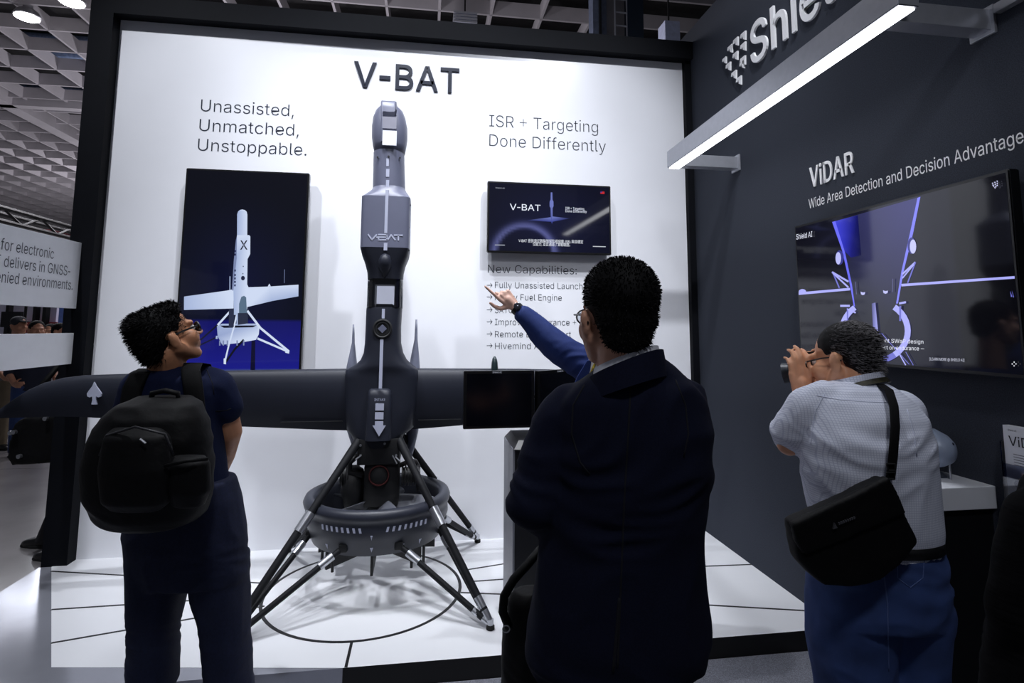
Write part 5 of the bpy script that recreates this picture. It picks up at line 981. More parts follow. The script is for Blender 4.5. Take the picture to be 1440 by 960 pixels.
def glasses(H, parent, m, k=1.0):
    P = lambda x, y, z: H @ V3((x, y, z)); o = obj('glasses', tube(NB(), [P(-.072, .086, .006), P(-.03, .104, .010), P(.03, .104, .010), P(.072, .086, .006)], .0022*k, 6), m, parent)
    for s in (-1, 1):
        pts = [P(s*(.037+.026*math.cos(t)), .103-.006*abs(math.cos(t)), .0+.019*math.sin(t)) for t in [2*PI*i/14 for i in range(15)]]
        obj('rim', tube(NB(), pts, .0022*k, 6), m, o); obj('lens', prism(NB(), pts[:-1], (H.to_3x3() @ V3((0, .001, 0)))), GL('spectacle_lens', (.9, .92, .95), .06), o)
        obj('temple', tube(NB(), [P(s*.073, .086, .006), P(s*.082, .03, .008), P(s*.083, -.012, .006), P(s*.082, -.03, -.010)], .0026*k, 6), m, o)
def shoe(parent, c, f, m, k=1.0):
    f = V3(f).normalized(); r = V3((f.y, -f.x, 0)); c = V3((c[0], c[1], 0)); bm = NB()
    loft(bm, [(c-f*.085*k+UP*.035, r*.03, UP*.03, 2.5), (c-f*.07*k+UP*.045, r*.038, UP*.042, 2.5), (c+UP*.05, r*.04, UP*.047, 2.5), (c+f*.08*k+UP*.038, r*.048, UP*.034, 2.6), (c+f*.15*k+UP*.03, r*.046, UP*.026, 2.6), (c+f*.185*k+UP*.024, r*.03, UP*.018, 2.5)], 18)
    sh = obj('shoe', bm, m, parent, True)
    bm = NB(); loft(bm, [(c-f*.088*k+UP*.012, r*.032, UP*.012, 4), (c+f*.0+UP*.012, r*.042, UP*.012, 4), (c+f*.09*k+UP*.012, r*.05, UP*.012, 4), (c+f*.188*k+UP*.012, r*.034, UP*.012, 4)], 18); obj('sole', bm, rubber, sh, True)
dark_shoe = M('black_leather', (18, 18, 20), .35)

# ---------------------------------------------------------------- man in the navy suit, seen from behind
D = 1.40
navy = M('navy_suit_wool', (15, 19, 40), .9, var=.22, scale=300, bump=.3, bscale=700, bdist=.0006, spec=.2)
base = PD(862, 700, D+.02)
A = thing('person', 'man in a dark navy suit jacket standing with his back turned, centre right', 'person', (base.x, base.y, .006))
sk = skinmat('skin_light', (222, 166, 138))
HA = orient(PD(866, 448, 1.38), CF*.95-CR*.24+UP*.05, UP, 1.02)
g = NB(); head_blobs(g, HA)
capsule(g, HA @ V3((0, -.03, -.06)), PD(876, 515, 1.39), .056, .058); capsule(g, PD(875, 515, 1.40), PD(880, 560, 1.42), .062, .09)
loft(g, [psec(y, xl+14, xr-14, D, b-.02) for y, xl, xr, b in ((545, 800, 965, .10), (600, 785, 992, .12), (700, 775, 985, .12), (800, 765, 980, .12), (880, 765, 975, .12))], 24)
LA = [PD(797, 590, 1.42), PD(768, 650, 1.40), PD(749, 708, 1.37), PD(795, 732, 1.62), PD(812, 735, 1.70)]
chain(g, LA, [.055, .048, .042, .032, .028])
hand(g, LA[4], CR*.3+CF*.9, UP, -CR, [(.5, .7, .5)]*4, [(.5, .7, -.3), (.7, .4, -.4), (.9, .1, -.3)])
RA = [PD(958, 595, 1.44), PD(962, 690, 1.52), PD(945, 726, 1.68)]
chain(g, RA, [.045, .038, .028]); hand(g, RA[2], CF*.7-CR*.7, UP, CR, [(.5, .7, .5)]*4, [(.5, .7, -.3), (.7, .4, -.4), (.9, .1, -.3)])
feetA = []
for s, x in ((-1, 815), (1, 915)):
    hp = PD(x, 880, 1.43); an = V3((hp.x, hp.y, .09)); kn = (hp+an)/2+CF*.02; chain(g, [hp, kn, an, an+CF*.1-UP*.04], [.085, .06, .042, .035]); feetA.append((hp, kn, an))
bodyA = obj('body', blob(g, .0055, 3), sk, A, True); eyes(HA, A)
g = NB()
for hp, kn, an in feetA: loft(g, [(hp+UP*.02, CR*.10, CF*.11, 2.2), (kn, CR*.085, CF*.09, 2.2), (an+UP*.02, CR*.075, CF*.095, 2.2), (an-UP*.06, CR*.075, CF*.10, 2.2)], 20)
loft(g, [psec(y, xl, xr, D+.01, .125) for y, xl, xr in ((770, 785, 975), (860, 778, 975), (915, 775, 968))], 24)
obj('trousers', blob(g, .011, 4, (.006, 9, 9, 14, 3)), navy, A, True)
for hp, kn, an in feetA: shoe(A, an, CF, dark_shoe)
# jacket
g = NB()
loft(g, [psec(*s) for s in ((499, 866, 920, 1.385, .06), (508, 853, 932, 1.39, .078), (518, 842, 946, 1.395, .092), (530, 826, 958, 1.40, .10), (543, 806, 972, 1.40, .115), (562, 788, 986, 1.40, .125), (600, 780, 995, 1.40, .135), (640, 778, 999, 1.40, .142), (690, 772, 993, 1.40, .14), (740, 764, 986, 1.40, .135), (790, 756, 985, 1.40, .138), (840, 750, 989, 1.40, .142), (890, 744, 996, 1.40, .146), (915, 740, 990, 1.40, .146), (940, 752, 962, 1.40, .14), (957, 775, 935, 1.40, .13))], 36)
chain(g, [PD(806, 578, 1.42), PD(797, 592, 1.42), PD(772, 650, 1.40), PD(750, 707, 1.37)], [.07, .078, .070, .063]); chain(g, [PD(750, 707, 1.37), PD(795, 730, 1.60)], [.062, .052])
chain(g, [PD(955, 570, 1.42), PD(962, 600, 1.43), PD(962, 690, 1.50), PD(940, 724, 1.62)], [.07, .060, .050, .042])
jk = obj('jacket', blob(g, .0085, 6, (.016, 6, 6, 12, 1)), navy, A, True)
seam_m = M('navy_seam_thread', (8, 10, 22), .9)
seam('back_seam', jk, [(888, 520), (884, 600), (878, 700), (874, 800), (868, 945)], .0022, seam_m, jk)
seam('armhole_seam', jk, [(822, 541), (806, 570), (804, 610), (816, 650), (834, 672)], .0022, seam_m, jk)
seam('armhole_seam', jk, [(950, 534), (964, 570), (968, 610), (960, 650)], .0022, seam_m, jk)
seam('vent_edge', jk, [(871, 840), (866, 900), (862, 950)], .0035, seam_m, jk)
# collars
def band(pts, h0, h1, th, m, parent, name, out):
    bm = NB(); rows = []
    for p, o_ in zip(pts, out):
        p, o_ = V3(p), V3(o_); rows.append([bm.verts.new(p-UP*h0+o_*(th+.010)), bm.verts.new(p+UP*h1+o_*th), bm.verts.new(p+UP*h1), bm.verts.new(p-UP*h0)])
    for a, b in zip(rows, rows[1:]):
        for k in range(4): bm.faces.new((a[k], a[(k+1)%4], b[(k+1)%4], b[k]))
    bm.faces.new(rows[0]); bm.faces.new(rows[-1][::-1]); return obj(name, bm, m, parent, 50)
def collar(parent, c, ra, rb, z0, z1, h0, h1, th, m, name, a0=-2.6, a1=2.6, n=22, fwd=CF, tilt=0):  # tilt raises the right side
    """open ring round the neck; angle 0 is the back"""
    r = V3((fwd.y, -fwd.x, 0)).normalized(); pts, out = [], []
    for i in range(n+1):
        t = a0+(a1-a0)*i/n; dv = r*math.sin(t)*ra-fwd*math.cos(t)*rb; w = (1-math.cos(t))/2
        pts.append(V3(c)+dv+UP*(z0+(z1-z0)*w+tilt*dv.dot(r))); out.append(dv.normalized())
    return band(pts, h0, h1, th, m, parent, name, out)
shirt_w = M('white_shirt_cotton', (228, 230, 238), .8, var=.03, scale=60, bump=.2, bscale=300)
nf = (CF*.85-CR*.52).normalized()
nc = PD(880, 500, 1.368)
collar(A, nc, .072, .072, .012, -.046, .04, .012, .005, shirt_w, 'shirt_collar', fwd=nf, tilt=.18)
collar(A, nc, .084, .084, -.001, -.072, .045, .016, .005, navy, 'jacket_collar', fwd=nf, tilt=.18, a0=-2.3, a1=2.3)
hair('hair', HA, A, [((0, .045, .085), (.06, .045, .035)), ((0, -.03, .06), (.086, .10, .086))], 6000, .010, None, .9, (0, .0, .1), .03, .7, 3)
dark_frame = M('black_spectacle_frame', (12, 12, 14), .3)
glasses(HA, A, dark_frame)
# black bag on his arm
bagA = thing('shoulder_bag', 'black bag hanging at the suited man\'s left side', 'bag', PD(745, 930, 1.55))
bk = M('black_nylon', (6, 6, 8), .65, spec=.25, var=.3, scale=60, bump=.4, bscale=40, bdist=.004)
g = NB(); loft(g, [psec(*s) for s in ((828, 722, 790, 1.58, .03), (840, 714, 795, 1.58, .05), (880, 708, 800, 1.58, .065), (930, 705, 805, 1.58, .07), (990, 705, 805, 1.58, .07), (1040, 708, 800, 1.58, .06), (1050, 715, 795, 1.58, .04))], 24)
obj('bag_body', blob(g, .009, 4, (.006, 9, 9, 12, 5)), bk, bagA, True)
g = NB(); tube(g, [PD(715, 880, 1.52), PD(707, 860, 1.51), PD(709, 838, 1.51), PD(722, 815, 1.52), PD(745, 790, 1.55), PD(775, 755, 1.60)], .012, 8); obj('strap', g, bk, bagA, True)
obj('ring_buckle', tube(NB(), [PD(712+5*math.cos(t), 884+5*math.sin(t), 1.505) for t in [2*PI*i/12 for i in range(13)]], .0018, 6), steel, bagA)

# ---------------------------------------------------------------- pointing presenter, mostly hidden behind the suited man
D = 2.78
blue = M('royal_blue_suit', (34, 50, 104), .75, var=.15, scale=300, bump=.25, bscale=600, bdist=.0006, spec=.25)
b0 = PD(885, 700, D)
B = thing('person', 'presenter in a blue suit pointing at the drone, hidden but for arm and chest', 'person', (b0.x, b0.y, .006))
sk2 = skinmat('skin_fair', (226, 182, 164))
fB = (-CF*.45-CR*.85).normalized()
HB = orient(PD(876, 452, D), fB, UP, 1.0)
S0, EL, CU = PD(846, 531, 2.74), PD(786, 490, 2.76), PD(733, 440, 2.80)
WR = PD(724, 431, 2.81)
g = NB(); head_blobs(g, HB); capsule(g, HB @ V3((0, -.03, -.06)), PD(878, 520, D), .055, .06)
loft(g, [psec(*s) for s in ((528, 845, 925, D, .08), (560, 835, 938, D, .10), (620, 840, 935, D, .10), (700, 845, 930, D, .10), (760, 840, 935, D, .11))], 24)
chain(g, [S0, EL, CU, WR], [.05, .042, .030, .027])
hd = (PD(697, 403, 2.80)-WR).normalized(); hs = (PD(690, 436, 2.78)-PD(703, 420, 2.80)); hs = (hs-hd*hs.dot(hd)).normalized(); hn = hd.cross(hs)
tips = hand(g, WR, hd, hs, hn, [(-.12, .05, .05), (1.1, 1.5, 1.0), (1.35, 1.5, 1.0), (1.45, 1.5, 1.0)], [(.5, .85, -.25), (.9, .4, -.15), (1, .12, 0)], 1.0)
oth = [PD(930, 545, D), PD(945, 620, D), PD(915, 680, D-.12)]; chain(g, oth, [.05, .042, .03]); hand(g, oth[2], -CR*.5-CF*.5-UP*.6, -CF, -CR, [(.4, .5, .3)]*4, [(.5, .7, -.3), (.7, .4, -.4), (.9, .1, -.3)])
fB2 = []
for x in (866, 908):
    hp = PD(x, 750, D); an = V3((hp.x, hp.y, .09)); kn = (hp+an)/2; chain(g, [hp, kn, an], [.08, .058, .042]); fB2.append((hp, kn, an))
obj('body', blob(g, .0055, 2), sk2, B, True); eyes(HB, B); hair('hair', HB, B, [], 900, .02, seed=9)
g = NB()
loft(g, [psec(*s) for s in ((521, 858, 918, D, .06), (531, 842, 930, D, .09), (560, 830, 942, D, .115), (620, 833, 940, D, .12), (700, 835, 938, D, .12), (760, 828, 942, D, .13))], 30)
chain(g, [PD(852, 537, 2.76), S0, PD(826, 517, 2.75), PD(803, 500, 2.755), EL, PD(766, 472, 2.78), PD(737, 443, 2.795)], [.075, .08, .080, .076, .073, .066, .047])
chain(g, oth, [.065, .06, .045])
obj('jacket', blob(g, .009, 4, (.010, 9, 9, 14, 7)), blue, B, True)
g = NB()
for hp, kn, an in fB2: loft(g, [(hp+UP*.05, CR*.10, CF*.115, 2.2), (kn, CR*.085, CF*.09, 2.2), (an-UP*.05, CR*.075, CF*.10, 2.2)], 18)
obj('trousers', blob(g, .012, 3), blue, B, True)
for hp, kn, an in fB2: shoe(B, an, -CR, dark_shoe)
g = NB(); tube(g, [PD(740, 446, 2.797), PD(731, 438, 2.802)], [.038, .035], 16); obj('shirt_cuff', g, shirt_w, B, True)
g = NB(); e_ = (WR-CU).normalized(); tube(g, [WR-e_*.028, WR-e_*.006], .033, 18, cap=False); wt = obj('watch', g, M('black_watch_strap', (20, 20, 24), .35), B, True)
g = NB(); lathe(g, [(.019, 0), (.019, .008), (.016, .010)], WR-e_*.017-CF*.033+UP*.01, 18, -CF+UP*.3); obj('watch_face', g, M('watch_glass', (60, 62, 70), .1, metal=.6), wt, 40)
# shirt front, lapel, lanyard
ch = PD(850, 540, D-.12)
g = NB(); prism(g, [PD(829, 505, 2.66), PD(848, 515, 2.66), PD(850, 560, 2.66), PD(820, 560, 2.66)], CF*.03); obj('shirt_front', g, shirt_w, B)
g = NB(); prism(g, [PD(826, 507, 2.65), PD(832, 506, 2.65), PD(830, 520, 2.65), PD(818, 560, 2.65), PD(800, 560, 2.65), PD(812, 530, 2.65)], CF*.02); obj('lapel', g, blue, B)
g = NB(); tube(g, [PD(838, 508, 2.645), PD(833, 520, 2.645), PD(824, 545, 2.645)], .006, 6); obj('lanyard', g, M('yellow_black_lanyard', (150, 130, 40), .6, var=.9, scale=90), B)

# ---------------------------------------------------------------- man with the backpack, left
D = 2.12
tee = M('dark_navy_tshirt', (16, 25, 56), .85, var=.15, scale=200, bump=.2, bscale=400, spec=.2)
chino = M('dark_navy_chinos', (20, 28, 58), .85, var=.2, scale=120, bump=.3, bscale=300, bdist=.001)
c0 = PD(258, 800, D)
Cc = thing('person', 'man in navy T-shirt and glasses looking up at the drone with a backpack on', 'person', (c0.x, c0.y, .006))
sk3 = skinmat('skin_tan', (210, 148, 110))
HC = orient(PD(236, 475, 2.10), CR*.56+CF*.70+UP*.40, UP-CR*.12, .98)
g = NB(); head_blobs(g, HC)
capsule(g, HC @ V3((0, -.03, -.05)), PD(236, 525, 2.13), .060, .068)
loft(g, [psec(*s) for s in ((535, 205, 290, D, .07), (560, 185, 300, D, .09), (620, 195, 300, D, .10), (700, 200, 315, D, .11), (760, 195, 325, D, .12))], 24)
RA = [PD(300, 543, 2.16), PD(316, 575, 2.17), PD(324, 607, 2.20), PD(318, 640, 2.26), PD(311, 660, 2.32)]
chain(g, RA, [.055, .047, .043, .034, .028])
hand(g, RA[4], -CR*.5+CF*.7-UP*.3, UP*.9, CR, [(.3, .5, .3)]*4, [(.5, .7, -.3), (.7, .4, -.4), (.9, .1, -.3)])
LA = [PD(190, 550, 2.10), PD(180, 620, 2.12), PD(215, 665, 2.3)]; chain(g, LA, [.05, .042, .03]); hand(g, LA[2], CR*.6+CF*.7, UP, CR, [(.4, .5, .3)]*4, [(.5, .7, -.3), (.7, .4, -.4), (.9, .1, -.3)])
fC = []
for hx, kx, ax, dD in ((222, 216, 215, 0), (300, 316, 324, .02)):
    hp = PD(hx, 770, D+dD); kn = PD(kx, 875, D+dD); an = PD(ax, 1000, D+dD); an = V3((an.x, an.y, .09)); chain(g, [hp, kn, an, an+CF*.08-UP*.04], [.09, .062, .043, .035]); fC.append((hp, kn, an))
obj('body', blob(g, .0055, 6), sk3, Cc, True); eyes(HC, Cc)
hair('hair', HC, Cc, [((0, .03, .098), (.06, .05, .030)), ((0, -.06, .080), (.07, .06, .045))], 4600, .022, None, .45, (0, -.40, .15), -.02, .6, 5)
glasses(HC, Cc, dark_frame, 1.3)
g = NB()
loft(g, [psec(*s) for s in ((512, 222, 258, 2.14, .06), (519, 208, 278, 2.13, .08), (530, 192, 298, D, .10), (555, 180, 308, D, .115), (590, 180, 306, D, .12), (630, 186, 310, D, .122), (665, 188, 314, D, .13), (685, 186, 322, D, .135))], 30)
chain(g, [PD(288, 537, 2.15), PD(303, 545, 2.16), PD(317, 573, 2.17)], [.062, .068, .062]); chain(g, [PD(196, 545, 2.10), PD(183, 585, 2.11)], [.065, .06])
ts = obj('tshirt', blob(g, .009, 4, (.008, 9, 9, 13, 11)), tee, Cc, True)
seam('sleeve_hem', ts, [(303, 578), (318, 577), (332, 571)], .002, seam_m, ts); seam('armhole_seam', ts, [(291, 520), (299, 540), (302, 562)], .002, seam_m, ts)
g = NB()
(h1, k1, a1_), (h2, k2, a2_) = fC
loft(g, [psec(*s) for s in ((672, 190, 326, D, .13), (700, 184, 334, D, .14), (745, 182, 341, D, .145), (790, 186, 343, D, .14), (812, 188, 344, D, .13))], 30)
loft(g, [psec(*s) for s in ((780, 186, 268, D, .12), (830, 189, 256, D, .115), (880, 189, 245, D, .10), (960, 187, 243, D, .10))]+[(V3((k1.x, k1.y, .25)), CR*.075, CF*.095, 2.2), (V3((k1.x, k1.y, .06)), CR*.075, CF*.10, 2.2)], 22)
loft(g, [psec(*s) for s in ((780, 266, 344, D+.02, .12), (830, 276, 345, D+.02, .115), (880, 288, 346, D+.02, .10), (960, 296, 350, D+.02, .10))]+[(V3((a2_.x, a2_.y, .25)), CR*.075, CF*.095, 2.2), (V3((a2_.x, a2_.y, .06)), CR*.075, CF*.10, 2.2)], 22)
obj('trousers', blob(g, .009, 4, (.010, 8, 8, 11, 2)), chino, Cc, True)
for hp, kn, an in fC: shoe(Cc, V3((an.x, an.y, 0)) if hp is h2 else V3((k1.x, k1.y, 0)), CF+CR*.4, dark_shoe)
obj('wristband', tube(NB(), [PD(304, 671, 2.29), PD(314, 669, 2.30)], .014, 10), M('pale_wristband', (190, 192, 205), .5), Cc, True)
# backpack
BPk = thing('backpack', 'large black backpack worn by the man in the navy T-shirt', 'backpack', PD(205, 735, 1.95))
g = NB()
loft(g, [psec(*s) for s in ((558, 196, 268, 1.910, .05), (568, 172, 280, 1.890, .085), (585, 150, 287, 1.880, .11), (615, 134, 292, 1.870, .125), (655, 125, 295, 1.870, .13), (695, 128, 292, 1.870, .13), (720, 138, 285, 1.880, .12), (732, 150, 272, 1.890, .10), (738, 170, 250, 1.900, .07))], 32)
bpb = obj('pack_body', blob(g, .010, 4, (.009, 8, 8, 12, 8)), bk, BPk, True)
g = NB(); loft(g, [psec(*s) for s in ((600, 160, 225, 1.770, .02), (612, 148, 238, 1.750, .045), (660, 140, 246, 1.740, .055), (705, 144, 240, 1.740, .05), (718, 158, 225, 1.760, .03))], 24); obj('front_pocket', blob(g, .009, 4), bk, BPk, True)
g = NB(); loft(g, [psec(*s) for s in ((640, 245, 288, 1.770, .02), (650, 236, 294, 1.760, .04), (690, 234, 296, 1.760, .045), (712, 244, 286, 1.780, .03))], 20); obj('side_pocket', blob(g, .009, 4), bk, BPk, True)
for pts in ([PD(276, 585, 1.99), PD(272, 545, 2.0), PD(268, 520, 2.035), PD(272, 510, 2.09), PD(284, 512, 2.16), PD(292, 535, 2.24)], [PD(180, 585, 1.98), PD(186, 545, 2.0), PD(196, 525, 2.03), PD(208, 518, 2.10), PD(210, 524, 2.18), PD(205, 545, 2.24)]):
    g = NB(); loft(g, [(p, CR*.034, CF*.012, 3) for p in pts], 12); obj('shoulder_strap', g, M('black_webbing', (6, 6, 8), .8, spec=.2, bump=.3, bscale=300), BPk, 60)
obj('grab_handle', tube(NB(), [PD(212, 566, 1.890), PD(214, 553, 1.880), PD(232, 549, 1.880), PD(250, 553, 1.880), PD(252, 566, 1.890)], .009, 8), bk, BPk, True)
obj('zip', tube(NB(), [PD(140, 640, 1.740), PD(150, 612, 1.730), PD(190, 600, 1.710), PD(232, 610, 1.720), PD(244, 640, 1.730)], .004, 6), M('grey_zip', (40, 40, 44), .4), BPk, True)
obj('zip_pull', tube(NB(), [PD(197, 617, 1.690), PD(205, 623, 1.690)], .003, 6), steel, BPk)
obj('compression_strap', tube(NB(), [PD(232, 655, 1.705), PD(262, 648, 1.700), PD(292, 645, 1.740)], .006, 6), bk, BPk, True)

# ---------------------------------------------------------------- photographer in the pale shirt, right
D = 1.76
def check_shirt():
    m = M('pale_check_shirt', (226, 230, 244), .8, var=.03, scale=40); nt = m.node_tree; n = nt.nodes; b = n['Principled BSDF']
    tc = n.new('ShaderNodeTexCoord'); sp_ = n.new('ShaderNodeSeparateXYZ'); nt.links.new(tc.outputs['Object'], sp_.inputs[0]); outs = []
    for i, (ax, ) in enumerate((('X',), ('Z',))):
        mu = n.new('ShaderNodeMath'); mu.operation = 'MULTIPLY'; mu.inputs[1].default_value = 150; nt.links.new(sp_.outputs[ax], mu.inputs[0])
        fr = n.new('ShaderNodeMath'); fr.operation = 'FRACT'; nt.links.new(mu.outputs[0], fr.inputs[0])
        gt = n.new('ShaderNodeMath'); gt.operation = 'LESS_THAN'; gt.inputs[1].default_value = .25; nt.links.new(fr.outputs[0], gt.inputs[0]); outs.append(gt)
    ad = n.new('ShaderNodeMath'); ad.operation = 'MAXIMUM'; nt.links.new(outs[0].outputs[0], ad.inputs[0]); nt.links.new(outs[1].outputs[0], ad.inputs[1])
    src = b.inputs['Base Color'].links[0].from_socket
    mx_ = n.new('ShaderNodeMix'); mx_.data_type = 'RGBA'; mx_.inputs[7].default_value = lin((142, 150, 184))+(1,); nt.links.new(src, mx_.inputs[6])
    ml = n.new('ShaderNodeMath'); ml.operation = 'MULTIPLY'; ml.inputs[1].default_value = .42; nt.links.new(ad.outputs[0], ml.inputs[0]); nt.links.new(ml.outputs[0], mx_.inputs[0]); nt.links.new(mx_.outputs[2], b.inputs['Base Color']); return m
shirt_c = check_shirt()
jean = M('blue_jeans_denim', (52, 74, 128), .85, var=.25, scale=10, bump=.4, bscale=500, bdist=.0008)
c0 = PD(1230, 850, D)
Pp = thing('person', 'photographer in a pale check shirt and jeans bending to his camera, right', 'person', (c0.x, c0.y, .006))
sk4 = skinmat('skin_warm', (226, 164, 126))
HP = orient(PD(1187, 507, 1.90), -CR*.55+CF*.80-UP*.20, UP+CR*.1, 1.0)
g = NB(); head_blobs(g, HP); capsule(g, HP @ V3((0, -.04, -.05)), PD(1212, 545, 1.84), .060, .068)
loft(g, [psec(*s) for s in ((560, 1160, 1260, 1.80, .09), (620, 1150, 1280, D, .12), (700, 1165, 1290, D, .12), (800, 1165, 1300, D, .13))], 24)
LA = [PD(1150, 568, 1.80), PD(1122, 606, 1.84), PD(1110, 622, 1.86), PD(1118, 592, 1.90), PD(1128, 558, 1.94)]
chain(g, LA, [.055, .048, .042, .036, .028])
ld = (PD(1125, 522, 1.945)-LA[4]).normalized(); ls = CR.copy(); ls = (ls-ld*ls.dot(ld)).normalized(); ln_ = ls.cross(ld)
hand(g, LA[4], ld, ls, ln_, [(.15, .55, .6), (.12, .55, .6), (.12, .6, .6), (.15, .65, .6)], [(.5, .7, -.4), (.8, .3, -.5), (.9, .0, -.4)], 1.02, .015)
RA = [PD(1262, 580, 1.80), PD(1262, 640, 1.98), PD(1175, 560, 2.10), PD(1160, 545, 2.12)]; chain(g, RA, [.055, .046, .034, .028])
hand(g, RA[3], UP*.9-CR*.3, -CR, CF, [(.4, .6, .4)]*4, [(.5, .7, -.3), (.7, .4, -.4), (.9, .1, -.3)])
fP = []
for hx in (1192, 1272):
    hp = PD(hx, 800, D); an = V3((hp.x, hp.y, .09)); kn = (hp+an)/2+CF*.02; chain(g, [hp, kn, an, an+CF*.08-UP*.04], [.065, .05, .042, .035]); fP.append((hp, kn, an))
obj('body', blob(g, .0055, 2), sk4, Pp, True); eyes(HP, Pp)
gray_h = M('grizzled_hair', (112, 110, 112), .7, spec=.2, var=.6, scale=160)
hair('hair', HP, Pp, [], 4200, .020, M('dark_grey_hair', (24, 23, 24), .7, spec=.2, var=.5, scale=90), .22, (0, -.6, -.1), -.03, .22, 8, gray=gray_h)
glasses(HP, Pp, M('thin_metal_frame', (50, 46, 44), .3, metal=.6))
g = NB()
loft(g, [psec(*s) for s in ((534, 1180, 1232, 1.85, .06), (545, 1152, 1250, 1.83, .09), (560, 1140, 1268, 1.80, .115), (585, 1136, 1290, 1.78, .13), (620, 1134, 1299, D, .145), (660, 1135, 1301, D, .15), (700, 1143, 1304, D, .15), (735, 1152, 1307, D, .15), (755, 1158, 1306, D, .145), (775, 1165, 1300, D, .14))], 34)
chain(g, [PD(1160, 566, 1.80), PD(1142, 576, 1.81), PD(1124, 603, 1.84), PD(1113, 611, 1.87)], [.066, .072, .072, .066]); chain(g, [PD(1265, 580, 1.80), PD(1266, 625, 1.90)], [.07, .062])
sc_ = obj('shirt', blob(g, .008, 4, (.015, 7, 7, 11, 4)), shirt_c, Pp, True)
fold_m = M('shirt_seam', (196, 201, 220), .9)
seam('yoke_seam', sc_, [(1148, 556), (1180, 562), (1220, 565), (1262, 566)], .0016, fold_m, sc_); seam('armhole_seam', sc_, [(1160, 553), (1146, 580), (1142, 610), (1140, 632)], .0016, fold_m, sc_)
seam('armhole_seam', sc_, [(1276, 575), (1286, 610), (1290, 650)], .0016, fold_m, sc_)
np_ = (-CR*.5+CF*.8).normalized()
collar(Pp, PD(1205, 531, 1.855)-UP*.006, .076, .07, .016, -.03, .03, .014, .004, shirt_c, 'shirt_collar', fwd=np_)
collar(Pp, PD(1205, 533, 1.855)-UP*.006, .086, .08, .012, -.05, .006, .007, .004, M('lanyard_black_yellow', (40, 38, 20), .6, var=.9, scale=70), 'lanyard', fwd=np_, a0=-1.7, a1=1.7)
g = NB()
loft(g, [psec(*s) for s in ((752, 1160, 1309, D, .14), (785, 1152, 1316, D, .15), (820, 1145, 1322, D, .155), (860, 1143, 1321, D, .15))], 30)
loft(g, [psec(*s) for s in ((840, 1143, 1252, D, .13), (900, 1142, 1252, D, .115), (960, 1152, 1250, D, .11))]+[(V3((fP[0][0].x, fP[0][0].y, .25)), CR*.085, CF*.10, 2.2), (V3((fP[0][0].x, fP[0][0].y, .06)), CR*.08, CF*.10, 2.2)], 22)
loft(g, [psec(*s) for s in ((840, 1232, 1323, D, .13), (900, 1238, 1320, D, .115), (960, 1246, 1313, D, .11))]+[(V3((fP[1][0].x, fP[1][0].y, .25)), CR*.085, CF*.10, 2.2), (V3((fP[1][0].x, fP[1][0].y, .06)), CR*.08, CF*.10, 2.2)], 22)
jn = obj('jeans', blob(g, .009, 4, (.013, 7, 7, 10, 6)), jean, Pp, True)
seam('centre_seam', jn, [(1240, 780), (1248, 850), (1250, 950)], .0022, M('denim_stitch', (84, 104, 156), .8), jn); seam('pocket_seam', jn, [(1262, 775), (1262, 812), (1280, 826), (1298, 812), (1300, 775)], .0016, M('denim_stitch', (84, 104, 156), .8), jn)
obj('pocket_edge', tube(NB(), [PD(1300, 806, 1.66), PD(1310, 808, 1.665), PD(1322, 800, 1.70)], .004, 6), M('denim_stitch', (84, 104, 156), .8), jn, True)
g = NB(); loft(g, [psec(*s) for s in ((802, 1304, 1322, 1.70, .03), (830, 1302, 1325, 1.69, .04), (855, 1304, 1320, 1.70, .03))], 16); obj('cargo_pocket', blob(g, .008, 3), jean, jn, True)
for hp, kn, an in fP: shoe(Pp, an, CF-CR*.4, dark_shoe)
g = NB(); loft(g, [psec(*s) for s in ((746, 1158, 1309.5, D, .151), (760, 1157, 1310.5, D, .153))], 34); obj('belt', g, M('black_belt', (10, 10, 12), .45), Pp, True)
# camera
CAMO = thing('camera', 'black camera held to the face of the man in the pale shirt', 'camera', PD(1135, 540, 2.02))
cax = (-CR*.78+CF*.55-UP*.14).normalized(); cs_ = cax.cross(UP).normalized(); cu_ = cs_.cross(cax)
cc = PD(1149, 520, 2.02)
def cb8(c, ax, s, u, l, w, h): return [c+ax*a*l+s*b*w+u*e*h for e in (-1, 1) for a, b in ((-1, -1), (1, -1), (1, 1), (-1, 1))]
cbk = M('camera_black', (13, 13, 15), .45, bump=.2, bscale=400)
obj('camera_body', hexa(NB(), cb8(cc, cax, cs_, cu_, .026, .062, .045), .008), cbk, CAMO, 40)
obj('viewfinder_hump', hexa(NB(), cb8(cc+cu_*.052, cax, cs_, cu_, .03, .022, .014), .005), cbk, CAMO, 40)
ln0 = cc+cax*.024
lens = obj('lens', lathe(NB(), [(.032, 0), (.034, .008), (.034, .03), (.031, .034), (.031, .05), (.034, .053), (.034, .07), (.030, .072), (.027, .066)], ln0, 28, cax), cbk, CAMO, 40)
obj('lens_hood', lathe(NB(), [(.034, .066), (.037, .088), (.034, .088), (.031, .068)], ln0, 28, cax, close=True), M('hood_grey', (48, 54, 62), .4), lens, 40)
obj('front_glass', lathe(NB(), [(.029, .066), (.024, .07)], ln0, 24, cax), M('lens_glass', (10, 14, 30), .05), lens)
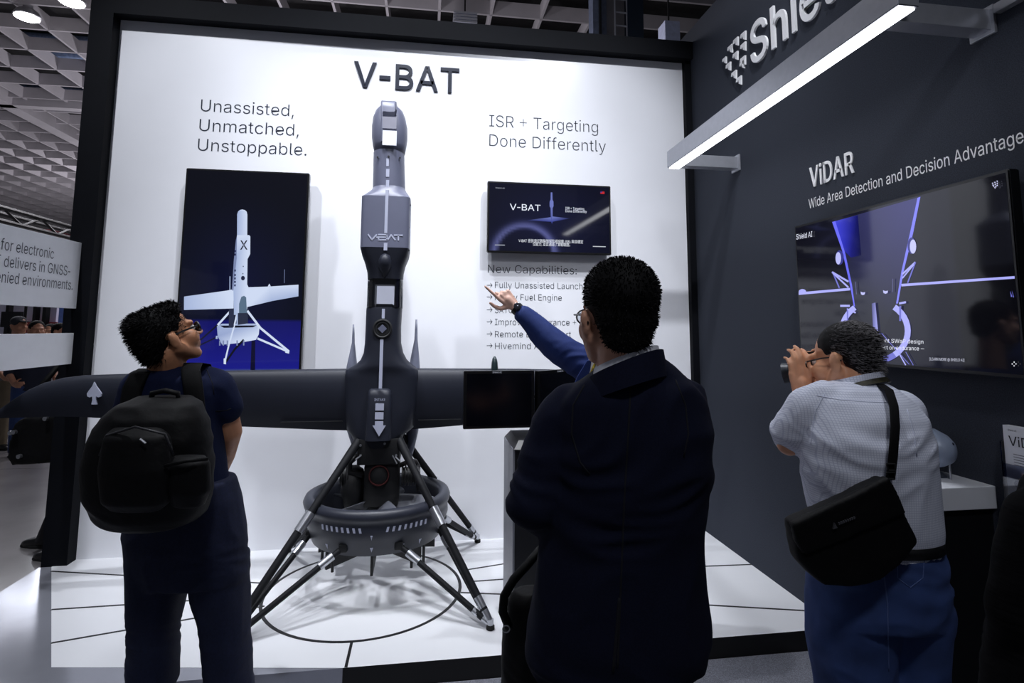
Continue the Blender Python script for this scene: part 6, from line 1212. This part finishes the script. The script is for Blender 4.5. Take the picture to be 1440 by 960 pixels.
# messenger bag
MB = thing('messenger_bag', 'black messenger bag slung at the photographer\'s hip', 'bag', PD(1200, 820, 1.5))
g = NB(); Db = 1.56
poly = [(1114, 737), (1160, 716), (1215, 690), (1250, 672), (1262, 690), (1278, 730), (1293, 762), (1270, 795), (1240, 818), (1200, 827), (1160, 824), (1140, 806), (1124, 788), (1120, 765)]
prism(g, [PD(x, y, Db) for x, y in poly], CF*.06); 
bag = obj('bag_body', blob(g, .008, 14, (.006, 9, 9, 11, 9)), bk, MB, True)
g = NB(); prism(g, [PD(x, y, Db-.012) for x, y in [(1114, 737), (1160, 716), (1215, 690), (1250, 671), (1262, 692), (1275, 722), (1225, 742), (1175, 764), (1132, 780), (1121, 762)]], CF*.025); obj('bag_flap', blob(g, .006, 6, (.005, 9, 9, 11, 3)), bk, MB, True)
emb = M('grey_embroidery', (74, 74, 80), .8)
mk = lambda pts, nm: obj(nm, prism(NB(), [PD(x, y, Db-.021) for x, y in pts], CF*.006), emb, bag)
mk([(1172, 744), (1178, 742), (1174, 735)], 'emblem_mark')
for i in range(8): x = 1180+3*i; y = 738-1.15*i; mk([(x, y), (x+1.9, y-.7), (x+1.9, y-3.4), (x, y-2.7)], 'embroidery_mark')
strap_pts = [PD(1252, 674, 1.575), PD(1256, 640, 1.575), PD(1259, 600, 1.595), PD(1257, 570, 1.63), PD(1250, 548, 1.69), PD(1238, 540, 1.77), PD(1222, 545, 1.90)]
g = NB(); loft(g, [(p, CR*.0135+UP*.0, CF*.003+UP*.001, 4) for p in strap_pts], 10); obj('strap', g, M('black_webbing', (11, 11, 13), .7), MB, 60)
for y in (652, 664): obj('strap_buckle', tube(NB(), [PD(1247, y, 1.568), PD(1258, y, 1.568), PD(1258, y+9, 1.568), PD(1249, y+9, 1.568), PD(1247, y, 1.568)], .003, 6), cbk, MB)

# ---------------------------------------------------------------- dark-clothed bystander cut by the right edge
D = .98
knit = M('black_ribbed_knit', (7, 7, 10), .9, spec=.15, var=.3, scale=40, bump=.6, bscale=12, bdist=.006, stretch=(1, 1, 6))
c0 = PD(1510, 900, D)
Q = thing('person', 'bystander in black ribbed clothing cut off at the right edge, close to the camera', 'person', (c0.x, c0.y, .006))
HQ = orient(PD(1600, 470, D), CF-CR*.2, UP, 1.0)
g = NB(); head_blobs(g, HQ); capsule(g, HQ @ V3((0, -.03, -.06)), PD(1590, 600, D), .058, .065)
loft(g, [psec(*s) for s in ((640, 1530, 1640, D, .08), (700, 1480, 1680, D, .10), (900, 1450, 1680, D, .11), (1100, 1450, 1680, D, .12))], 24)
fQ = []
for x in (1480, 1580):
    hp = PD(x, 1080, D); an = V3((hp.x, hp.y, .09)); chain(g, [hp, (hp+an)/2, an, an+CF*.08-UP*.04], [.09, .06, .045, .035]); fQ.append((hp, an))
ar = [PD(1470, 740, D), PD(1445, 860, D), PD(1436, 990, D+.05)]; chain(g, ar, [.05, .042, .03]); hand(g, ar[2], -UP, CF, -CR, [(.2, .3, .2)]*4, [(.5, .7, -.3), (.7, .4, -.4), (.9, .1, -.3)])
ar2 = [PD(1690, 740, D), PD(1700, 860, D), PD(1700, 990, D+.05)]; chain(g, ar2, [.05, .042, .03]); hand(g, ar2[2], -UP, CF, CR, [(.2, .3, .2)]*4, [(.5, .7, -.3), (.7, .4, -.4), (.9, .1, -.3)])
obj('body', blob(g, .007, 2), sk, Q, True); eyes(HQ, Q); hair('hair', HQ, Q, [], 900, .02, seed=12)
g = NB(); loft(g, [psec(*s) for s in ((610, 1550, 1630, D, .06), (640, 1510, 1660, D, .09), (690, 1470, 1690, D, .115), (800, 1430, 1700, D, .125), (950, 1410, 1700, D, .13), (1100, 1405, 1700, D, .14))], 30)
chain(g, ar, [.062, .058, .045]); chain(g, ar2, [.062, .058, .045]); obj('sweater', blob(g, .009, 4, (.006, 6, 6, 20, 1)), knit, Q, True)
g = NB()
for hp, an in fQ: loft(g, [(hp+UP*.03, CR*.10, CF*.115, 2.2), ((hp+an)/2, CR*.08, CF*.09, 2.2), (an-UP*.05, CR*.07, CF*.09, 2.2)], 18)
obj('trousers', blob(g, .012, 3), knit, Q, True)
for hp, an in fQ: shoe(Q, an, CF, dark_shoe)

# ---------------------------------------------------------------- visitors far off in the hall
def visitor(px, py, D, lab, top, bottom, face, skc=(190, 136, 108), cap=None, hang=False, stride=0):
    """px, py: crown of the head"""
    hc = PD(px, py, D)-UP*.125; f = face.normalized(); r = V3((f.y, -f.x, 0)).normalized(); b = V3((hc.x, hc.y, 0))
    t = thing('person', lab, 'person', (b.x, b.y, 0), 'visitors in the hall'); H = orient(hc, f); k = hc.z/1.6
    g = NB(); head_blobs(g, H); capsule(g, H @ V3((0, -.03, -.06)), b+UP*1.36*k, .055, .06)
    loft(g, [(b+UP*z*k, r*w, f*d, 2.3) for z, w, d in ((1.38, .15, .07), (1.25, .17, .09), (1.0, .14, .09), (.85, .15, .10))], 18)
    for s in (-1, 1):
        wr_p = b+r*s*.2-f*.02+UP*.82*k if hang else b+r*s*.2+f*.16+UP*.92*k
        chain(g, [b+r*s*.19+UP*1.33*k, b+r*s*.23+UP*1.05*k, wr_p], [.045, .04, .03]); hand(g, wr_p, -UP if hang else f, f if hang else UP, r*s, [(.4, .5, .3)]*4, [(.5, .7, -.3), (.7, .4, -.4), (.9, .1, -.3)])
        st = f*stride*(s > 0)
        chain(g, [b+r*s*.09+UP*.86*k, b+r*s*.10+UP*.46*k+st*.5, b+r*s*.10+UP*.09+st], [.08, .055, .04])
    obj('body', blob(g, .010, 2), skinmat('skin_far_%d' % skc[0], skc), t, True)
    hair('hair', H, t, [], 300, .02, seed=int(px))
    g = NB(); loft(g, [(b+UP*z*k, r*w, f*d, 2.4) for z, w, d in ((1.42, .08, .06), (1.37, .19, .095), (1.2, .21, .12), (1.0, .19, .12), (.82, .2, .13))], 20)
    for s in (-1, 1): chain(g, [b+r*s*.18+UP*1.33*k, b+r*s*.23+UP*1.06*k]+([b+r*s*.2-f*.02+UP*.84*k] if hang else []), [.065, .058, .045])
    obj('shirt', blob(g, .014, 3), M('cloth_%d_%d_%d' % top, top, .85), t, True)
    g = NB()
    for s in (-1, 1): st = f*stride*(s > 0); loft(g, [(b+r*s*.09+UP*.9*k, r*.11, f*.12, 2.2), (b+r*s*.10+UP*.45*k+st*.5, r*.085, f*.09, 2.2), (b+r*s*.10+UP*.04+st, r*.07, f*.09, 2.2)], 16)
    obj('trousers', blob(g, .016, 3), M('cloth_%d_%d_%d' % bottom, bottom, .85), t, True)
    for s in (-1, 1): shoe(t, b+r*s*.10+f*stride*(s > 0), f, dark_shoe)
    if cap:
        g = NB(); ellip(g, H @ V3((0, -.015, .055)), (.085, .105, .075)); ellip(g, H @ V3((0, .11, .055)), (.06, .07, .01)); obj('cap', blob(g, .01, 2), M('dark_cap', (38, 40, 48), .8), t, True)
    return t
visitor(28, 444.5, 7.6, 'visitor in a dark cap and olive trousers seen between the sign panels', (120, 120, 126), (120, 108, 88), CR-CF*.3, cap=True)
visitor(53, 450.5, 7.2, 'dark-haired visitor in blue facing right between the sign panels', (24, 30, 50), (40, 62, 110), CR*.8-CF*.6)
visitor(71, 455, 8.6, 'visitor in a red top glimpsed between the sign panels', (170, 60, 66), (60, 60, 70), CR*.3-CF)
visitor(86, 454, 8.2, 'visitor in a white shirt beside the black post', (210, 212, 220), (196, 200, 212), CR)
# person behind the post with a black bag and a black shoe showing
vb = PZ(131, 766, 0)
f_ = -CR
vt = visitor(131, 455, (vb-CAM).dot(_f), 'visitor hidden behind the black post with one black shoe showing', (30, 30, 36), (24, 24, 30), -CR+CF*.1, hang=True, stride=.30)
vbk = thing('hanging_bag', 'black bag of the visitor behind the black post, under the wing tip', 'bag', tuple(PD(38, 655, (vb-CAM).dot(_f)-.45)))
Dv = (vb-CAM).dot(_f)-.45
g = NB(); prism(g, [PD(x, y, Dv) for x, y in [(7, 643), (12, 618), (17, 598), (24, 590), (36, 586), (80, 584), (100, 590), (100, 648), (72, 651), (40, 654), (14, 655)]], CF*.2)
bb = obj('bag_body', blob(g, .018, 4), bk, vbk, True)
for x, y in ((17, 608), (22, 607), (29, 641), (66, 588)): obj('metal_stud', lathe(NB(), [(.014, 0), (.014, .02)], PD(x, y, Dv-.012), 8, -CF), steel, bb)
obj('bag_strap', tube(NB(), [PD(40, 590, Dv+.05), PD(60, 540, Dv+.1), PD(95, 500, Dv+.2)], .018, 8), bk, vbk, True)
